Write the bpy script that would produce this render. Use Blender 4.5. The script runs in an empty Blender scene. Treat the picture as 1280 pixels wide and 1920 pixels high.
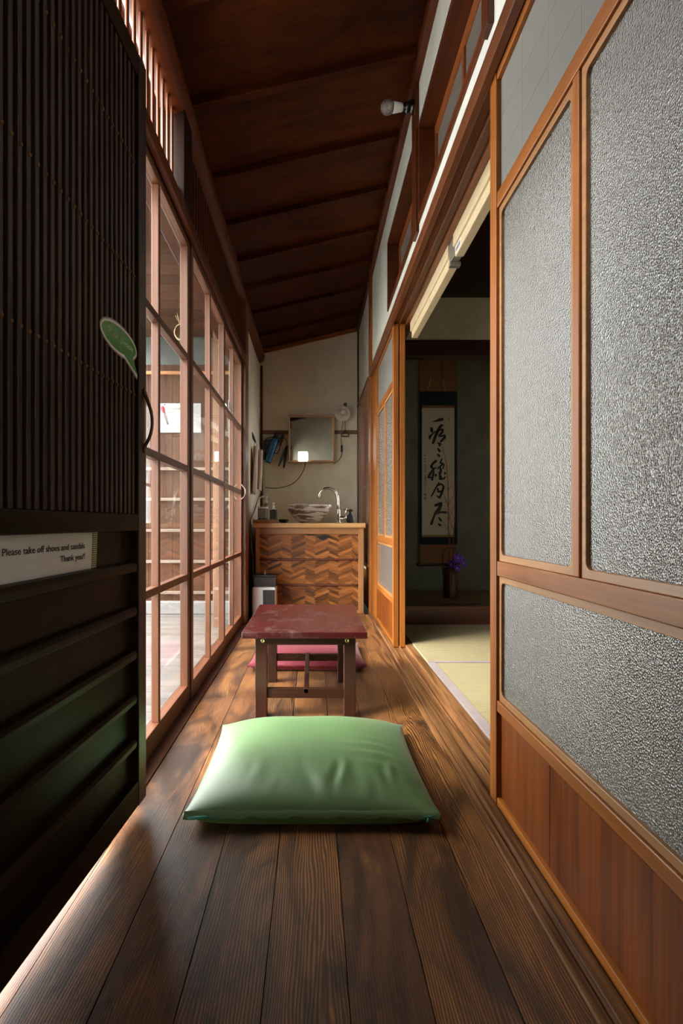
import bpy, bmesh, math, random
from mathutils import Vector, Matrix

random.seed(11)
SC = bpy.context.scene
COL = SC.collection

# ------------------------------------------------------------------ camera, light, exposure
FPX = 1014.0
cam_d = bpy.data.cameras.new('camera')
cam_d.sensor_fit = 'HORIZONTAL'
cam_d.sensor_width = 24.0
cam_d.lens = FPX / 1280.0 * 24.0
cam_d.shift_x = (640 - 587) / 1280.0
cam_d.shift_y = (980 - 960) / 1280.0
cam_d.clip_start = 0.02
cam = bpy.data.objects.new('camera', cam_d)
COL.objects.link(cam)
cam.location = (0, 0, 0.68)
cam.rotation_euler = (math.radians(90), 0, 0)
SC.camera = cam

world = bpy.data.worlds.new('overcast_sky')
SC.world = world
world.use_nodes = True
wbg = world.node_tree.nodes['Background']
wbg.inputs[0].default_value = (1.0, 0.985, 0.95, 1)
wbg.inputs[1].default_value = 12.0

sun_d = bpy.data.lights.new('sun', 'SUN')
sun_d.energy = 17.0
sun_d.angle = math.radians(28)
sun_d.color = (1.0, 0.97, 0.92)
sun = bpy.data.objects.new('sun', sun_d)
COL.objects.link(sun)
sun.rotation_euler = Vector((0.62, 0.26, -0.70)).to_track_quat('-Z', 'Y').to_euler()

vs = SC.view_settings
SC.display_settings.display_device = 'sRGB'
vs.view_transform = 'Standard'
vs.look = 'None'
vs.gamma = 1.0
vs.use_curve_mapping = False
vs.exposure = 0.0
SC.cycles.max_bounces = 10
SC.cycles.diffuse_bounces = 6
SC.cycles.glossy_bounces = 5
SC.cycles.transparent_max_bounces = 24
SC.cycles.caustics_reflective = False
SC.cycles.caustics_refractive = False
SC.cycles.use_denoising = True
SC.cycles.sample_clamp_indirect = 12.0

# ------------------------------------------------------------------ materials
def nt(name):
    m = bpy.data.materials.new(name)
    m.use_nodes = True
    t = m.node_tree
    return m, t, t.nodes['Principled BSDF']

def N(t, kind, **kw):
    n = t.nodes.new(kind)
    for k, v in kw.items():
        setattr(n, k, v)
    return n

def mathn(t, op, a, b=None, c=None, clamp=False):
    n = t.nodes.new('ShaderNodeMath'); n.operation = op; n.use_clamp = clamp
    for i, x in enumerate((a, b, c)):
        if x is None: continue
        if isinstance(x, (int, float)): n.inputs[i].default_value = x
        else: t.links.new(x, n.inputs[i])
    return n.outputs[0]

def noise(t, vec, scale, detail=4, rough=.55, dist=0.0):
    n = t.nodes.new('ShaderNodeTexNoise')
    n.inputs['Scale'].default_value = scale
    n.inputs['Detail'].default_value = detail
    n.inputs['Roughness'].default_value = rough
    n.inputs['Distortion'].default_value = dist
    if vec is not None: t.links.new(vec, n.inputs['Vector'])
    return n.outputs[0]

def ramp(t, fac, stops):
    r = t.nodes.new('ShaderNodeValToRGB')
    e = r.color_ramp.elements
    while len(e) < len(stops): e.new(0.5)
    for i, (p, c) in enumerate(stops):
        e[i].position = p
        e[i].color = (c[0], c[1], c[2], 1) if not isinstance(c, (int, float)) else (c, c, c, 1)
    t.links.new(fac, r.inputs[0])
    return r.outputs[0]

def mixc(t, fac, a, b, mode='MIX'):
    n = t.nodes.new('ShaderNodeMix'); n.data_type = 'RGBA'; n.blend_type = mode
    for sock, x in ((n.inputs[0], fac), (n.inputs[6], a), (n.inputs[7], b)):
        if isinstance(x, (int, float)): sock.default_value = x
        elif isinstance(x, tuple): sock.default_value = (x[0], x[1], x[2], 1)
        else: t.links.new(x, sock)
    return n.outputs[2]

def bump(t, bsdf, height, strength=.2, dist=.002):
    b = t.nodes.new('ShaderNodeBump')
    b.inputs['Strength'].default_value = strength
    b.inputs['Distance'].default_value = dist
    t.links.new(height, b.inputs['Height'])
    t.links.new(b.outputs[0], bsdf.inputs['Normal'])

def island_vec(t):
    """object coordinates moved by a random offset for every board"""
    tc = N(t, 'ShaderNodeTexCoord'); g = N(t, 'ShaderNodeNewGeometry'); oi = N(t, 'ShaderNodeObjectInfo')
    r = mathn(t, 'FRACT', mathn(t, 'ADD', g.outputs['Random Per Island'], oi.outputs['Random']))
    off = N(t, 'ShaderNodeCombineXYZ')
    for i, k in enumerate((17.0, 29.0, 41.0)):
        t.links.new(mathn(t, 'MULTIPLY', r, k), off.inputs[i])
    add = N(t, 'ShaderNodeVectorMath', operation='ADD')
    t.links.new(tc.outputs['Object'], add.inputs[0]); t.links.new(off.outputs[0], add.inputs[1])
    return add.outputs[0], r, tc.outputs['Object']

def scaled(t, vec, s):
    m = N(t, 'ShaderNodeMapping')
    m.inputs['Scale'].default_value = s
    t.links.new(vec, m.inputs['Vector'])
    return m.outputs[0]

_wood = {}
def wood(name, dark, light, axis='Z', rough=.42, var=.45, grain=1.0, bmp=.25, spec=.5, blotch=.35, contrast=.22):
    key = name + axis
    if key in _wood: return _wood[key]
    m, t, b = nt(key)
    vec, r, oc = island_vec(t)
    def sc(a, x):
        s = [x, x, x]; s['XYZ'.index(axis)] = a
        return tuple(s)
    n1 = noise(t, scaled(t, vec, sc(1.1, 26 * grain)), 1.0, 5, .6, .9)
    n2 = noise(t, scaled(t, vec, sc(4.0, 170 * grain)), 1.0, 3, .6, .2)
    n3 = noise(t, scaled(t, vec, sc(1.5, 4)), 1.0, 4, .6, .4)
    f = mathn(t, 'ADD', mathn(t, 'MULTIPLY', n1, .62), mathn(t, 'MULTIPLY', n2, .38))
    f = mathn(t, 'ADD', f, mathn(t, 'MULTIPLY', mathn(t, 'SUBTRACT', n3, .5), blotch))
    c = ramp(t, f, [(.5 - contrast, dark), (.5 + contrast, light)])
    br = mathn(t, 'ADD', mathn(t, 'MULTIPLY', mathn(t, 'SUBTRACT', r, .5), var), 1.0)
    hsv = N(t, 'ShaderNodeHueSaturation')
    t.links.new(c, hsv.inputs['Color']); t.links.new(br, hsv.inputs['Value'])
    t.links.new(hsv.outputs[0], b.inputs['Base Color'])
    t.links.new(mathn(t, 'ADD', mathn(t, 'MULTIPLY', n3, .3), rough - .15), b.inputs['Roughness'])
    b.inputs['Specular IOR Level'].default_value = spec
    bump(t, b, f, bmp, .0015)
    _wood[key] = m
    return m

def plain(name, col, rough=.5, metal=0.0, spec=.5, noise_amt=.12, nscale=30, bmp=0.0, coat=0.0, trans=0.0):
    m, t, b = nt(name)
    tc = N(t, 'ShaderNodeTexCoord')
    n = noise(t, tc.outputs['Object'], nscale, 4)
    lo = tuple(max(0, x * (1 - noise_amt)) for x in col); hi = tuple(min(1, x * (1 + noise_amt)) for x in col)
    t.links.new(ramp(t, n, [(.3, lo), (.7, hi)]), b.inputs['Base Color'])
    b.inputs['Roughness'].default_value = rough
    b.inputs['Metallic'].default_value = metal
    b.inputs['Specular IOR Level'].default_value = spec
    b.inputs['Coat Weight'].default_value = coat
    b.inputs['Transmission Weight'].default_value = trans
    if bmp: bump(t, b, n, bmp, .002)
    return m

def plaster(name, lo, hi, bmp=.25, sp=220):
    m, t, b = nt(name)
    tc = N(t, 'ShaderNodeTexCoord')
    a = noise(t, tc.outputs['Object'], 3.5, 6, .65)
    f = noise(t, tc.outputs['Object'], sp, 3, .6)
    x = mathn(t, 'ADD', mathn(t, 'MULTIPLY', a, .8), mathn(t, 'MULTIPLY', f, .2))
    t.links.new(ramp(t, x, [(.34, lo), (.62, hi)]), b.inputs['Base Color'])
    b.inputs['Roughness'].default_value = .9
    b.inputs['Specular IOR Level'].default_value = .15
    bump(t, b, f, bmp, .002)
    return m

def floor_wood():
    m, t, b = nt('old_floor_boards')
    vec, r, oc = island_vec(t)
    warp = noise(t, scaled(t, vec, (9, 1.1, 9)), 1.0, 3, .55, .3)
    sx = N(t, 'ShaderNodeSeparateXYZ'); t.links.new(vec, sx.inputs[0])
    ph = mathn(t, 'ADD', mathn(t, 'MULTIPLY', sx.outputs['X'], 1250.0), mathn(t, 'MULTIPLY', warp, 95.0))
    lines = mathn(t, 'ADD', mathn(t, 'MULTIPLY', mathn(t, 'SINE', ph), .5), .5)
    fine = noise(t, scaled(t, vec, (300, 3.0, 300)), 1.0, 2, .5, .1)
    big = noise(t, scaled(t, vec, (13, 3.0, 13)), 1.0, 6, .70, .9)
    stain = noise(t, scaled(t, vec, (8, 2.0, 8)), 1.0, 8, .72, 1.2)
    g = mathn(t, 'ADD', mathn(t, 'MULTIPLY', lines, .55), mathn(t, 'MULTIPLY', fine, .5))
    c1 = ramp(t, g, [(.30, (.040, .0125, .0032)), (.54, (.135, .046, .0115)), (.82, (.40, .175, .044))])
    warm = ramp(t, big, [(.34, (.050, .015, .005)), (.50, (.165, .055, .014)), (.70, (.36, .150, .040))])
    sel = ramp(t, mathn(t, 'ADD', r, mathn(t, 'MULTIPLY', mathn(t, 'SUBTRACT', big, .5), 1.2)), [(.35, .12), (.75, .80)])
    c2 = mixc(t, sel, warm, c1)
    c3 = mixc(t, 1.0, c2, ramp(t, stain, [(.38, .20), (.56, 1.0)]), 'MULTIPLY')
    br = mathn(t, 'ADD', mathn(t, 'MULTIPLY', mathn(t, 'SUBTRACT', r, .5), .5), .88)
    hsv = N(t, 'ShaderNodeHueSaturation')
    t.links.new(c3, hsv.inputs['Color']); t.links.new(br, hsv.inputs['Value'])
    t.links.new(hsv.outputs[0], b.inputs['Base Color'])
    t.links.new(mathn(t, 'ADD', mathn(t, 'MULTIPLY', stain, .3), .34), b.inputs['Roughness'])
    b.inputs['Specular IOR Level'].default_value = .28
    b.inputs['Coat Weight'].default_value = .8
    b.inputs['Coat Roughness'].default_value = .42
    bump(t, b, g, .22, .0012)
    return m

def clear_glass():
    m = bpy.data.materials.new('old_window_glass'); m.use_nodes = True
    t = m.node_tree; t.nodes.clear()
    o = N(t, 'ShaderNodeOutputMaterial'); tr = N(t, 'ShaderNodeBsdfTransparent'); gl = N(t, 'ShaderNodeBsdfGlossy')
    tr.inputs[0].default_value = (.93, .95, .95, 1)
    gl.inputs['Roughness'].default_value = .02
    lw = N(t, 'ShaderNodeLayerWeight'); lw.inputs[0].default_value = .5
    fac = mathn(t, 'ADD', .03, mathn(t, 'MULTIPLY', .9, mathn(t, 'POWER', lw.outputs['Facing'], 5.0)))
    tc = N(t, 'ShaderNodeTexCoord')
    bp = N(t, 'ShaderNodeBump'); bp.inputs['Strength'].default_value = .05; bp.inputs['Distance'].default_value = .01
    t.links.new(noise(t, tc.outputs['Object'], 6, 2), bp.inputs['Height'])
    t.links.new(bp.outputs[0], gl.inputs['Normal'])
    mx = N(t, 'ShaderNodeMixShader')
    t.links.new(fac, mx.inputs[0]); t.links.new(tr.outputs[0], mx.inputs[1]); t.links.new(gl.outputs[0], mx.inputs[2])
    t.links.new(mx.outputs[0], o.inputs[0])
    return m

def hammered_glass(name, col, scale=210, strength=.9, rough=.16):
    m, t, b = nt(name)
    tc = N(t, 'ShaderNodeTexCoord')
    v = N(t, 'ShaderNodeTexVoronoi'); v.feature = 'F1'
    v.inputs['Scale'].default_value = scale
    dis = N(t, 'ShaderNodeVectorMath', operation='ADD')
    nn = N(t, 'ShaderNodeTexNoise'); nn.inputs['Scale'].default_value = 150
    scl = N(t, 'ShaderNodeVectorMath', operation='SCALE'); scl.inputs['Scale'].default_value = .0012
    t.links.new(tc.outputs['Object'], nn.inputs['Vector'])
    t.links.new(nn.outputs['Color'], scl.inputs[0])
    t.links.new(tc.outputs['Object'], dis.inputs[0]); t.links.new(scl.outputs[0], dis.inputs[1])
    t.links.new(dis.outputs[0], v.inputs['Vector'])
    b.inputs['Base Color'].default_value = (*col, 1)
    b.inputs['Roughness'].default_value = rough
    b.inputs['Specular IOR Level'].default_value = .9
    b.inputs['IOR'].default_value = 1.6
    bump(t, b, v.outputs['Distance'], strength, .003)
    return m

def frosted_glass(name, col, rough=.35):
    m, t, b = nt(name)
    tc = N(t, 'ShaderNodeTexCoord')
    b.inputs['Base Color'].default_value = (*col, 1)
    b.inputs['Roughness'].default_value = rough
    b.inputs['Specular IOR Level'].default_value = .7
    bump(t, b, noise(t, tc.outputs['Object'], 500, 2), .15, .001)
    return m

def fabric(name, lo, hi, sheen=.5, rough=.5, spec=.5, coat=0.0):
    m, t, b = nt(name)
    tc = N(t, 'ShaderNodeTexCoord')
    wv = mathn(t, 'ADD', noise(t, scaled(t, tc.outputs['Object'], (900, 60, 60)), 1, 2),
               noise(t, scaled(t, tc.outputs['Object'], (60, 900, 60)), 1, 2))
    big = noise(t, tc.outputs['Object'], 9, 4)
    f = mathn(t, 'ADD', mathn(t, 'MULTIPLY', wv, .3), mathn(t, 'MULTIPLY', big, .4))
    t.links.new(ramp(t, f, [(.3, lo), (.7, hi)]), b.inputs['Base Color'])
    b.inputs['Roughness'].default_value = rough
    b.inputs['Specular IOR Level'].default_value = spec
    b.inputs['Sheen Weight'].default_value = sheen
    b.inputs['Sheen Roughness'].default_value = .4
    b.inputs['Coat Weight'].default_value = coat
    b.inputs['Coat Roughness'].default_value = .52
    bump(t, b, wv, .12, .0006)
    return m

def emitter(name, col, s):
    m, t, b = nt(name)
    b.inputs['Base Color'].default_value = (.9, .9, .9, 1)
    b.inputs['Emission Color'].default_value = (*col, 1)
    b.inputs['Emission Strength'].default_value = s
    return m

FLOOR = floor_wood()
SILL = lambda a='Y': wood('worn_sill_wood', (.040, .012, .0045), (.30, .135, .048), a, .46, .35, contrast=.14, spec=.3)
REDW = lambda a='Y': wood('dark_red_brown_wood', (.030, .0065, .0018), (.125, .029, .007), a, .42, .4, spec=.3)
CEILW = lambda a='X': wood('reddish_ceiling_boards', (.020, .0038, .001), (.090, .019, .0035), a, .5, .35, spec=.1, blotch=.7)
LOGW = lambda a='Y': wood('smooth_log_wood', (.055, .010, .0025), (.15, .034, .009), a, .42, .2, spec=.22)
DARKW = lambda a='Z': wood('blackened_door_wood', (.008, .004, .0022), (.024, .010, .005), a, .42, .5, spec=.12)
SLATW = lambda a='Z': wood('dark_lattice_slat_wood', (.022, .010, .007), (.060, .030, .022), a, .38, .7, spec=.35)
AMBER = lambda a='Z': wood('amber_door_wood', (.12, .030, .004), (.38, .125, .020), a, .38, .35, spec=.3)
BEADW = lambda a='Z': wood('pale_glazing_bead_wood', (.20, .080, .020), (.40, .185, .060), a, .42, .3)
KICKW = lambda a='Z': wood('orange_kick_board_wood', (.055, .009, .0015), (.21, .052, .006), a, .38, .4, spec=.22, contrast=.17)
GDOOR = lambda a='Z': wood('weathered_glazed_door_wood', (.045, .011, .003), (.15, .047, .014), a, .44, .3, spec=.55)
PINE = lambda a='X': wood('light_pine', (.36, .19, .075), (.58, .36, .17), a, .45, .2)
CABW = lambda a='Z': wood('honey_cabinet_wood', (.25, .105, .034), (.44, .22, .080), a, .42, .25)
EXTW = lambda a='Z': wood('outside_wall_boards', (.038, .015, .008), (.095, .042, .024), a, .6, .5, spec=.2)
DECKW = lambda a='X': wood('grey_deck_boards', (.08, .074, .070), (.16, .152, .148), a, .6, .3)
TABLEW = lambda a='Z': wood('red_lacquered_leg_wood', (.020, .006, .0035), (.052, .016, .008), a, .30, .25, spec=.4)
BAMBOO = wood('bamboo_strip', (.12, .035, .009), (.40, .155, .040), 'X', .38, 1.3, contrast=.3, spec=.35)
WALLP = plaster('greige_sand_plaster', (.64, .58, .46), (.79, .73, .60))
WALLW = plaster('pale_grey_plaster', (.50, .50, .46), (.64, .64, .60))
TOKOP = plaster('dark_green_sand_plaster', (.13, .135, .095), (.22, .225, .165), .5)
CREAMP = plaster('cream_plaster', (.40, .33, .22), (.50, .42, .30))
GLASS = clear_glass()
HAMMER = hammered_glass('hammered_glass', (.125, .12, .110), 330, .42, .16)
FROST = frosted_glass('frosted_grey_glass', (.19, .19, .18))
TRANSOM = frosted_glass('grey_transom_glass', (.17, .165, .15), .3)
BLACK = plain('black_plastic', (.012, .012, .013), .4)
CHROME = plain('polished_chrome', (.80, .78, .75), .12, 1.0)
WHITE = plain('white_plastic', (.78, .78, .77), .4, noise_amt=.03)
PAPER = plain('white_paper', (.80, .80, .82), .8, noise_amt=.03)
INK = plain('black_ink', (.012, .011, .012), .7)
BRASS = plain('brass_bolt', (.55, .46, .22), .3, 1.0)
DARKVOID = plain('dark_backing', (.012, .009, .007), .8)

# ------------------------------------------------------------------ mesh helpers
class MB:
    """collects pieces and links them as one mesh object"""
    def __init__(s):
        s.v = []; s.f = []; s.m = []; s.sm = []
    def add(s, vs, fs, m=0, smooth=False):
        b = len(s.v)
        s.v += [tuple(v) for v in vs]
        for f in fs:
            s.f.append(tuple(b + i for i in f)); s.m.append(m); s.sm.append(smooth)
        return s
    def box(s, x0, x1, y0, y1, z0, z1, m=0):
        return s.hexa([(x0, y0, z0), (x1, y0, z0), (x1, y1, z0), (x0, y1, z0), (x0, y0, z1), (x1, y0, z1), (x1, y1, z1), (x0, y1, z1)], m)
    def hexa(s, p, m=0):
        return s.add(p, [(3, 2, 1, 0), (4, 5, 6, 7), (0, 1, 5, 4), (1, 2, 6, 5), (2, 3, 7, 6), (3, 0, 4, 7)], m)
    def extrude(s, poly, d, m=0, smooth=False):
        """poly: 3D outline, d: offset vector"""
        n = len(poly); d = Vector(d)
        top = [tuple(Vector(p) + d) for p in poly]
        fs = [tuple(range(n))[::-1], tuple(range(n, 2 * n))]
        b = len(s.v)
        s.add(list(poly) + top, fs, m, False)
        for i in range(n):
            j = (i + 1) % n
            s.f.append((b + i, b + j, b + n + j, b + n + i)); s.m.append(m); s.sm.append(smooth)
        return s
    def ring(s, outer, inner, d, m=0):
        """frame between two outlines with the same number of points, extruded by d"""
        n = len(outer); d = Vector(d)
        vs = [Vector(p) for p in outer] + [Vector(p) for p in inner]
        vs += [v + d for v in vs]
        fs = []
        for i in range(n):
            j = (i + 1) % n
            fs += [(i, n + i, n + j, j), (2 * n + i, 2 * n + j, 3 * n + j, 3 * n + i),
                   (i, j, 2 * n + j, 2 * n + i), (n + i, 3 * n + i, 3 * n + j, n + j)]
        return s.add(vs, fs, m)
    def tube(s, pts, r, n=8, m=0, closed=False, squash=None):
        pts = [Vector(p) for p in pts]
        k = len(pts)
        rs = r if isinstance(r, (list, tuple)) else [r] * k
        up = Vector((0, 0, 1)); rings = []; prev = None
        for i, p in enumerate(pts):
            if closed: d = pts[(i + 1) % k] - pts[i - 1]
            else: d = pts[min(i + 1, k - 1)] - pts[max(i - 1, 0)]
            if d.length < 1e-9: d = Vector((0, 0, 1))
            d.normalize()
            if prev is None:
                a = d.cross(up)
                if a.length < .05: a = d.cross(Vector((1, 0, 0)))
            else:
                a = prev - d * prev.dot(d)
                if a.length < 1e-6: a = d.cross(up)
            a.normalize(); b = d.cross(a); prev = a
            ring = []
            for q in range(n):
                o = a * math.cos(2 * math.pi * q / n) + b * math.sin(2 * math.pi * q / n)
                o *= rs[i]
                if squash is not None:
                    o = Vector((o.x * squash[0], o.y * squash[1], o.z * squash[2]))
                ring.append(p + o)
            rings.append(ring)
        vs = [v for g in rings for v in g]; fs = []
        for i in range(k if closed else k - 1):
            for q in range(n):
                a0 = i * n + q; a1 = i * n + (q + 1) % n; b0 = ((i + 1) % k) * n + q; b1 = ((i + 1) % k) * n + (q + 1) % n
                fs.append((a0, a1, b1, b0))
        if not closed:
            fs.append(tuple(range(n))[::-1]); fs.append(tuple(range((k - 1) * n, k * n)))
        return s.add(vs, fs, m, True)
    def lathe(s, c, prof, n=24, m=0, axis=(0, 0, 1), smooth=True):
        """prof: (radius, height along axis) pairs"""
        ax = Vector(axis).normalized()
        a = ax.cross(Vector((0, 0, 1)))
        if a.length < .05: a = Vector((1, 0, 0))
        a.normalize(); b = ax.cross(a); c = Vector(c)
        vs = []; fs = []
        for r, h in prof:
            for q in range(n):
                th = 2 * math.pi * q / n
                vs.append(c + ax * h + (a * math.cos(th) + b * math.sin(th)) * max(r, 1e-5))
        for i in range(len(prof) - 1):
            for q in range(n):
                q1 = (q + 1) % n
                fs.append((i * n + q, i * n + q1, (i + 1) * n + q1, (i + 1) * n + q))
        fs.append(tuple(range(n))[::-1]); fs.append(tuple(range((len(prof) - 1) * n, len(prof) * n)))
        return s.add(vs, fs, m, smooth)
    def build(s, name, mats, parent=None, bevel=0.0, local=False, sub=0, seg=2):
        me = bpy.data.meshes.new(name)
        off = Vector((0, 0, 0))
        if parent is not None and not local:
            p = parent
            while p is not None:
                off += p.location; p = p.parent
        me.from_pydata([tuple(Vector(v) - off) for v in s.v], [], s.f)
        if not isinstance(mats, (list, tuple)): mats = [mats]
        for m in mats: me.materials.append(m)
        for p, mi, sm in zip(me.polygons, s.m, s.sm):
            p.material_index = mi; p.use_smooth = sm
        me.update()
        bm = bmesh.new(); bm.from_mesh(me)
        bmesh.ops.recalc_face_normals(bm, faces=bm.faces)
        bm.to_mesh(me); bm.free()
        o = bpy.data.objects.new(name, me); COL.objects.link(o)
        if parent is not None: o.parent = parent
        if bevel:
            bv = o.modifiers.new('edge', 'BEVEL'); bv.width = bevel; bv.segments = seg
            bv.limit_method = 'ANGLE'; bv.angle_limit = math.radians(40)
        if sub:
            su = o.modifiers.new('smooth', 'SUBSURF'); su.levels = sub; su.render_levels = sub
        return o

def tag(o, label, cat, group=None, kind=None):
    o['label'] = label; o['category'] = cat
    if group: o['group'] = group
    if kind: o['kind'] = kind
    return o

def thing(name, label, cat, loc=(0, 0, 0), group=None, kind=None, rz=0.0):
    o = bpy.data.objects.new(name, None); COL.objects.link(o)
    o.location = loc; o.rotation_euler = (0, 0, rz); o.empty_display_size = .05
    return tag(o, label, cat, group, kind)

def rrect(x, y0, y1, z0, z1, r=.0008, n=5):
    """rounded rectangle in the plane X = x"""
    pts = []
    for cy, cz, a0 in ((y1 - r, z1 - r, 0), (y0 + r, z1 - r, 90), (y0 + r, z0 + r, 180), (y1 - r, z0 + r, 270)):
        for i in range(n):
            a = math.radians(a0 + 90 * i / (n - 1))
            pts.append((x, cy + r * math.cos(a), cz + r * math.sin(a)))
    return pts

def text_mesh(name, body, size, mat, mtx, parent=None, align='LEFT', wid=1.0):
    cu = bpy.data.curves.new(name, 'FONT')
    cu.body = body; cu.size = size; cu.align_x = align; cu.extrude = .0002
    cu.resolution_u = 3
    tmp = bpy.data.objects.new(name + '_tmp', cu); COL.objects.link(tmp)
    dg = bpy.context.evaluated_depsgraph_get()
    me = bpy.data.meshes.new_from_object(tmp.evaluated_get(dg))
    bpy.data.objects.remove(tmp)
    me.transform(Matrix.Diagonal((wid, 1, 1, 1)))
    me.transform(mtx)
    me.materials.clear(); me.materials.append(mat)
    o = bpy.data.objects.new(name, me); COL.objects.link(o)
    if parent is not None: o.parent = parent
    return o

def smooth_path(pts, n=8):
    """Catmull-Rom through the points"""
    P = [Vector(p) for p in pts]; out = []
    for i in range(len(P) - 1):
        p0 = P[max(i - 1, 0)]; p1 = P[i]; p2 = P[i + 1]; p3 = P[min(i + 2, len(P) - 1)]
        for k in range(n):
            t = k / n
            out.append(.5 * ((2 * p1) + (p2 - p0) * t + (2 * p0 - 5 * p1 + 4 * p2 - p3) * t * t + (3 * p1 - p0 - 3 * p2 + p3) * t ** 3))
    out.append(P[-1])
    return out

# ================================================================== SETTING
H = 0.68
def ceil_z(x): return 2.526 + .237 * (x - .43)
def struct(o, label, cat): return tag(o, label, cat, kind='structure')

# ---- floor: long boards with hairline gaps
mb = MB()
edges = [-.43, -.308, -.190, -.072, .051, .167, .287, .385]
for a, b in zip(edges, edges[1:]):
    mb.box(a + .0009, b - .0009, -1.3, 5.12, -.03, 0)
mb.box(-.50, -.4305, -1.3, 1.316, -.03, -.0002)
fl = mb.build('floor', FLOOR)
struct(fl, 'long dark worn floorboards running down the narrow veranda corridor', 'floor')
MB().box(-.55, .55, -1.3, 5.2, -.06, -.031).build('subfloor', DARKVOID, fl)

mb = MB()
mb.box(-.56, -.501, -1.3, 1.316, -.03, -.001).box(-.56, -.432, 1.318, 3.62, -.03, .002)
struct(mb.build('trim_1', wood('left_sill_wood', (.035, .010, .005), (.12, .038, .017), 'Y', .42, .3), bevel=.002),
       'dark red-brown sill board under the glazed doors', 'door sill')
mb = MB()
for a, b, z in ((.3855, .404, .006), (.4055, .4285, .020), (.4285, .4595, .0095), (.4595, .4635, .020), (.4635, .4935, .0095), (.4935, .531, .025)):
    mb.box(a, b, -1.3, 3.98, -.03, z)
struct(mb.build('trim_2', SILL('Y'), bevel=.0025), 'grooved worn wooden sill track along the tatami room opening', 'door sill')

# ---- ceiling: sloping boards with battens
def slab(mb, x0, x1, y0, y1, d0, d1, m=0):
    p = []
    for d in (d0, d1):
        for x, y in ((x0, y0), (x1, y0), (x1, y1), (x0, y1)):
            p.append((x, y, ceil_z(x) + d))
    return mb.hexa(p, m)
mb = MB()
ys = [-1.3, -.84, -.42, 0, .42, .84, 1.26, 1.68, 2.10, 2.545, 2.94, 3.35, 3.745, 4.185, 4.69, 5.2]
for a, b in zip(ys, ys[1:]):
    slab(mb, -.66, .56, a, b, 0, .04)
ce = mb.build('ceiling', CEILW('X'))
struct(ce, 'sloping dark reddish board ceiling crossed by thin battens', 'ceiling')
for y in ys[1:-1]:
    slab(MB(), -.60, .43, y - .018, y + .018, -.030, .001).build('ceiling_batten', CEILW('X'), ce, bevel=.002)

# ---- right wall above the door head, with two deep transom windows
ZT = 1.785
mb = MB()
mb.box(.43, .53, -1.3, 3.93, ZT, 1.905).box(.43, .53, -1.3, 3.93, 2.285, 2.60)
mb.box(.43, .53, -1.3, 1.335, 1.905, 2.285).box(.43, .53, 2.195, 2.275, 1.905, 2.285).box(.43, .53, 3.105, 3.93, 1.905, 2.285)
mb.box(.43, .53, 3.93, 4.40, 0, 2.60).box(.43, .53, 5.06, 5.2, 0, 2.60).box(.43, .53, 4.40, 5.06, 0, .30).box(.43, .53, 4.40, 5.06, 1.74, 2.60)
mb.box(.462, .53, -1.3, .46, 0, ZT)
struct(mb.build('wall_right', WALLW), 'pale grey plaster wall above the sliding doors and behind the blind', 'wall')

def transom(n, y0, y1, label):
    t = thing('window_%d' % n, label, 'window', (.43, (y0 + y1) / 2, 1.90), kind='structure')
    mb = MB()
    mb.box(.424, .505, y0 - .02, y1 + .02, 2.270, 2.288)                 # head lining
    mb.box(.424, .505, y0 - .02, y1 + .02, 1.890, 1.925)                 # sill
    mb.box(.424, .505, y0 - .02, y0, 1.925, 2.270).box(.424, .505, y1, y1 + .02, 1.925, 2.270)
    mb.build('window_frame', REDW('Y'), t, bevel=.002)
    mb = MB()
    mb.box(.488, .506, y0, y1, 2.225, 2.270).box(.488, .506, y0, y1, 1.925, 1.96)
    mb.box(.488, .506, y0, y0 + .03, 1.96, 2.225).box(.488, .506, y1 - .03, y1, 1.96, 2.225)
    mb.box(.488, .506, (y0 + y1) / 2 - .012, (y0 + y1) / 2 + .012, 1.96, 2.225)
    mb.build('sash', wood('orange_sash_wood', (.13, .034, .008), (.30, .085, .022), 'Y', .36), t, bevel=.002)
    MB().box(.495, .499, y0 + .028, y1 - .028, 1.955, 2.23).build('pane', TRANSOM, t)
t = thing('window_5', 'glazed side window behind the woven reed blind', 'window', (.48, 4.73, .30), kind='structure')
mb = MB().box(.46, .50, 4.40, 4.43, .30, 1.74).box(.46, .50, 5.03, 5.06, .30, 1.74).box(.46, .50, 4.43, 5.03, .30, .33).box(.46, .50, 4.43, 5.03, 1.71, 1.74).box(.46, .50, 4.43, 5.03, 1.0, 1.02)
mb.build('sash', AMBER('Z'), t)
MB().box(.478, .481, 4.425, 5.035, .325, 1.715).build('pane', GLASS, t)
transom(1, 1.355, 2.175, 'nearer of the two deep grey-paned transom windows high on the right wall')
transom(2, 2.295, 3.085, 'farther of the two deep grey-paned transom windows, beyond the bulb')

def post(n, x0, x1, y0, y1, z0, z1, label, m=None, cat='post', ax='Z'):
    o = MB().box(x0, x1, y0, y1, z0, z1).build('trim_%d' % n, m or REDW(ax), bevel=.003)
    return struct(o, label, cat)
post(3, .414, .432, 2.195, 2.275, 1.86, ceil_z(.42), 'slim dark post between the two transom windows holding the bulb socket')
post(4, .414, .432, 1.285, 1.335, 1.87, ceil_z(.42), 'slim dark post at the near end of the nearer transom window')
post(5, .415, .50, 3.93, 4.055, 0, ceil_z(.42), 'amber wooden wall post between the stacked doors and the blind', AMBER('Z'))
post(6, .430, .500, 3.725, 3.93, 0.012, 1.745, 'wide amber jamb board at the far side of the stacked sliding doors', AMBER('Z'))
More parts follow.
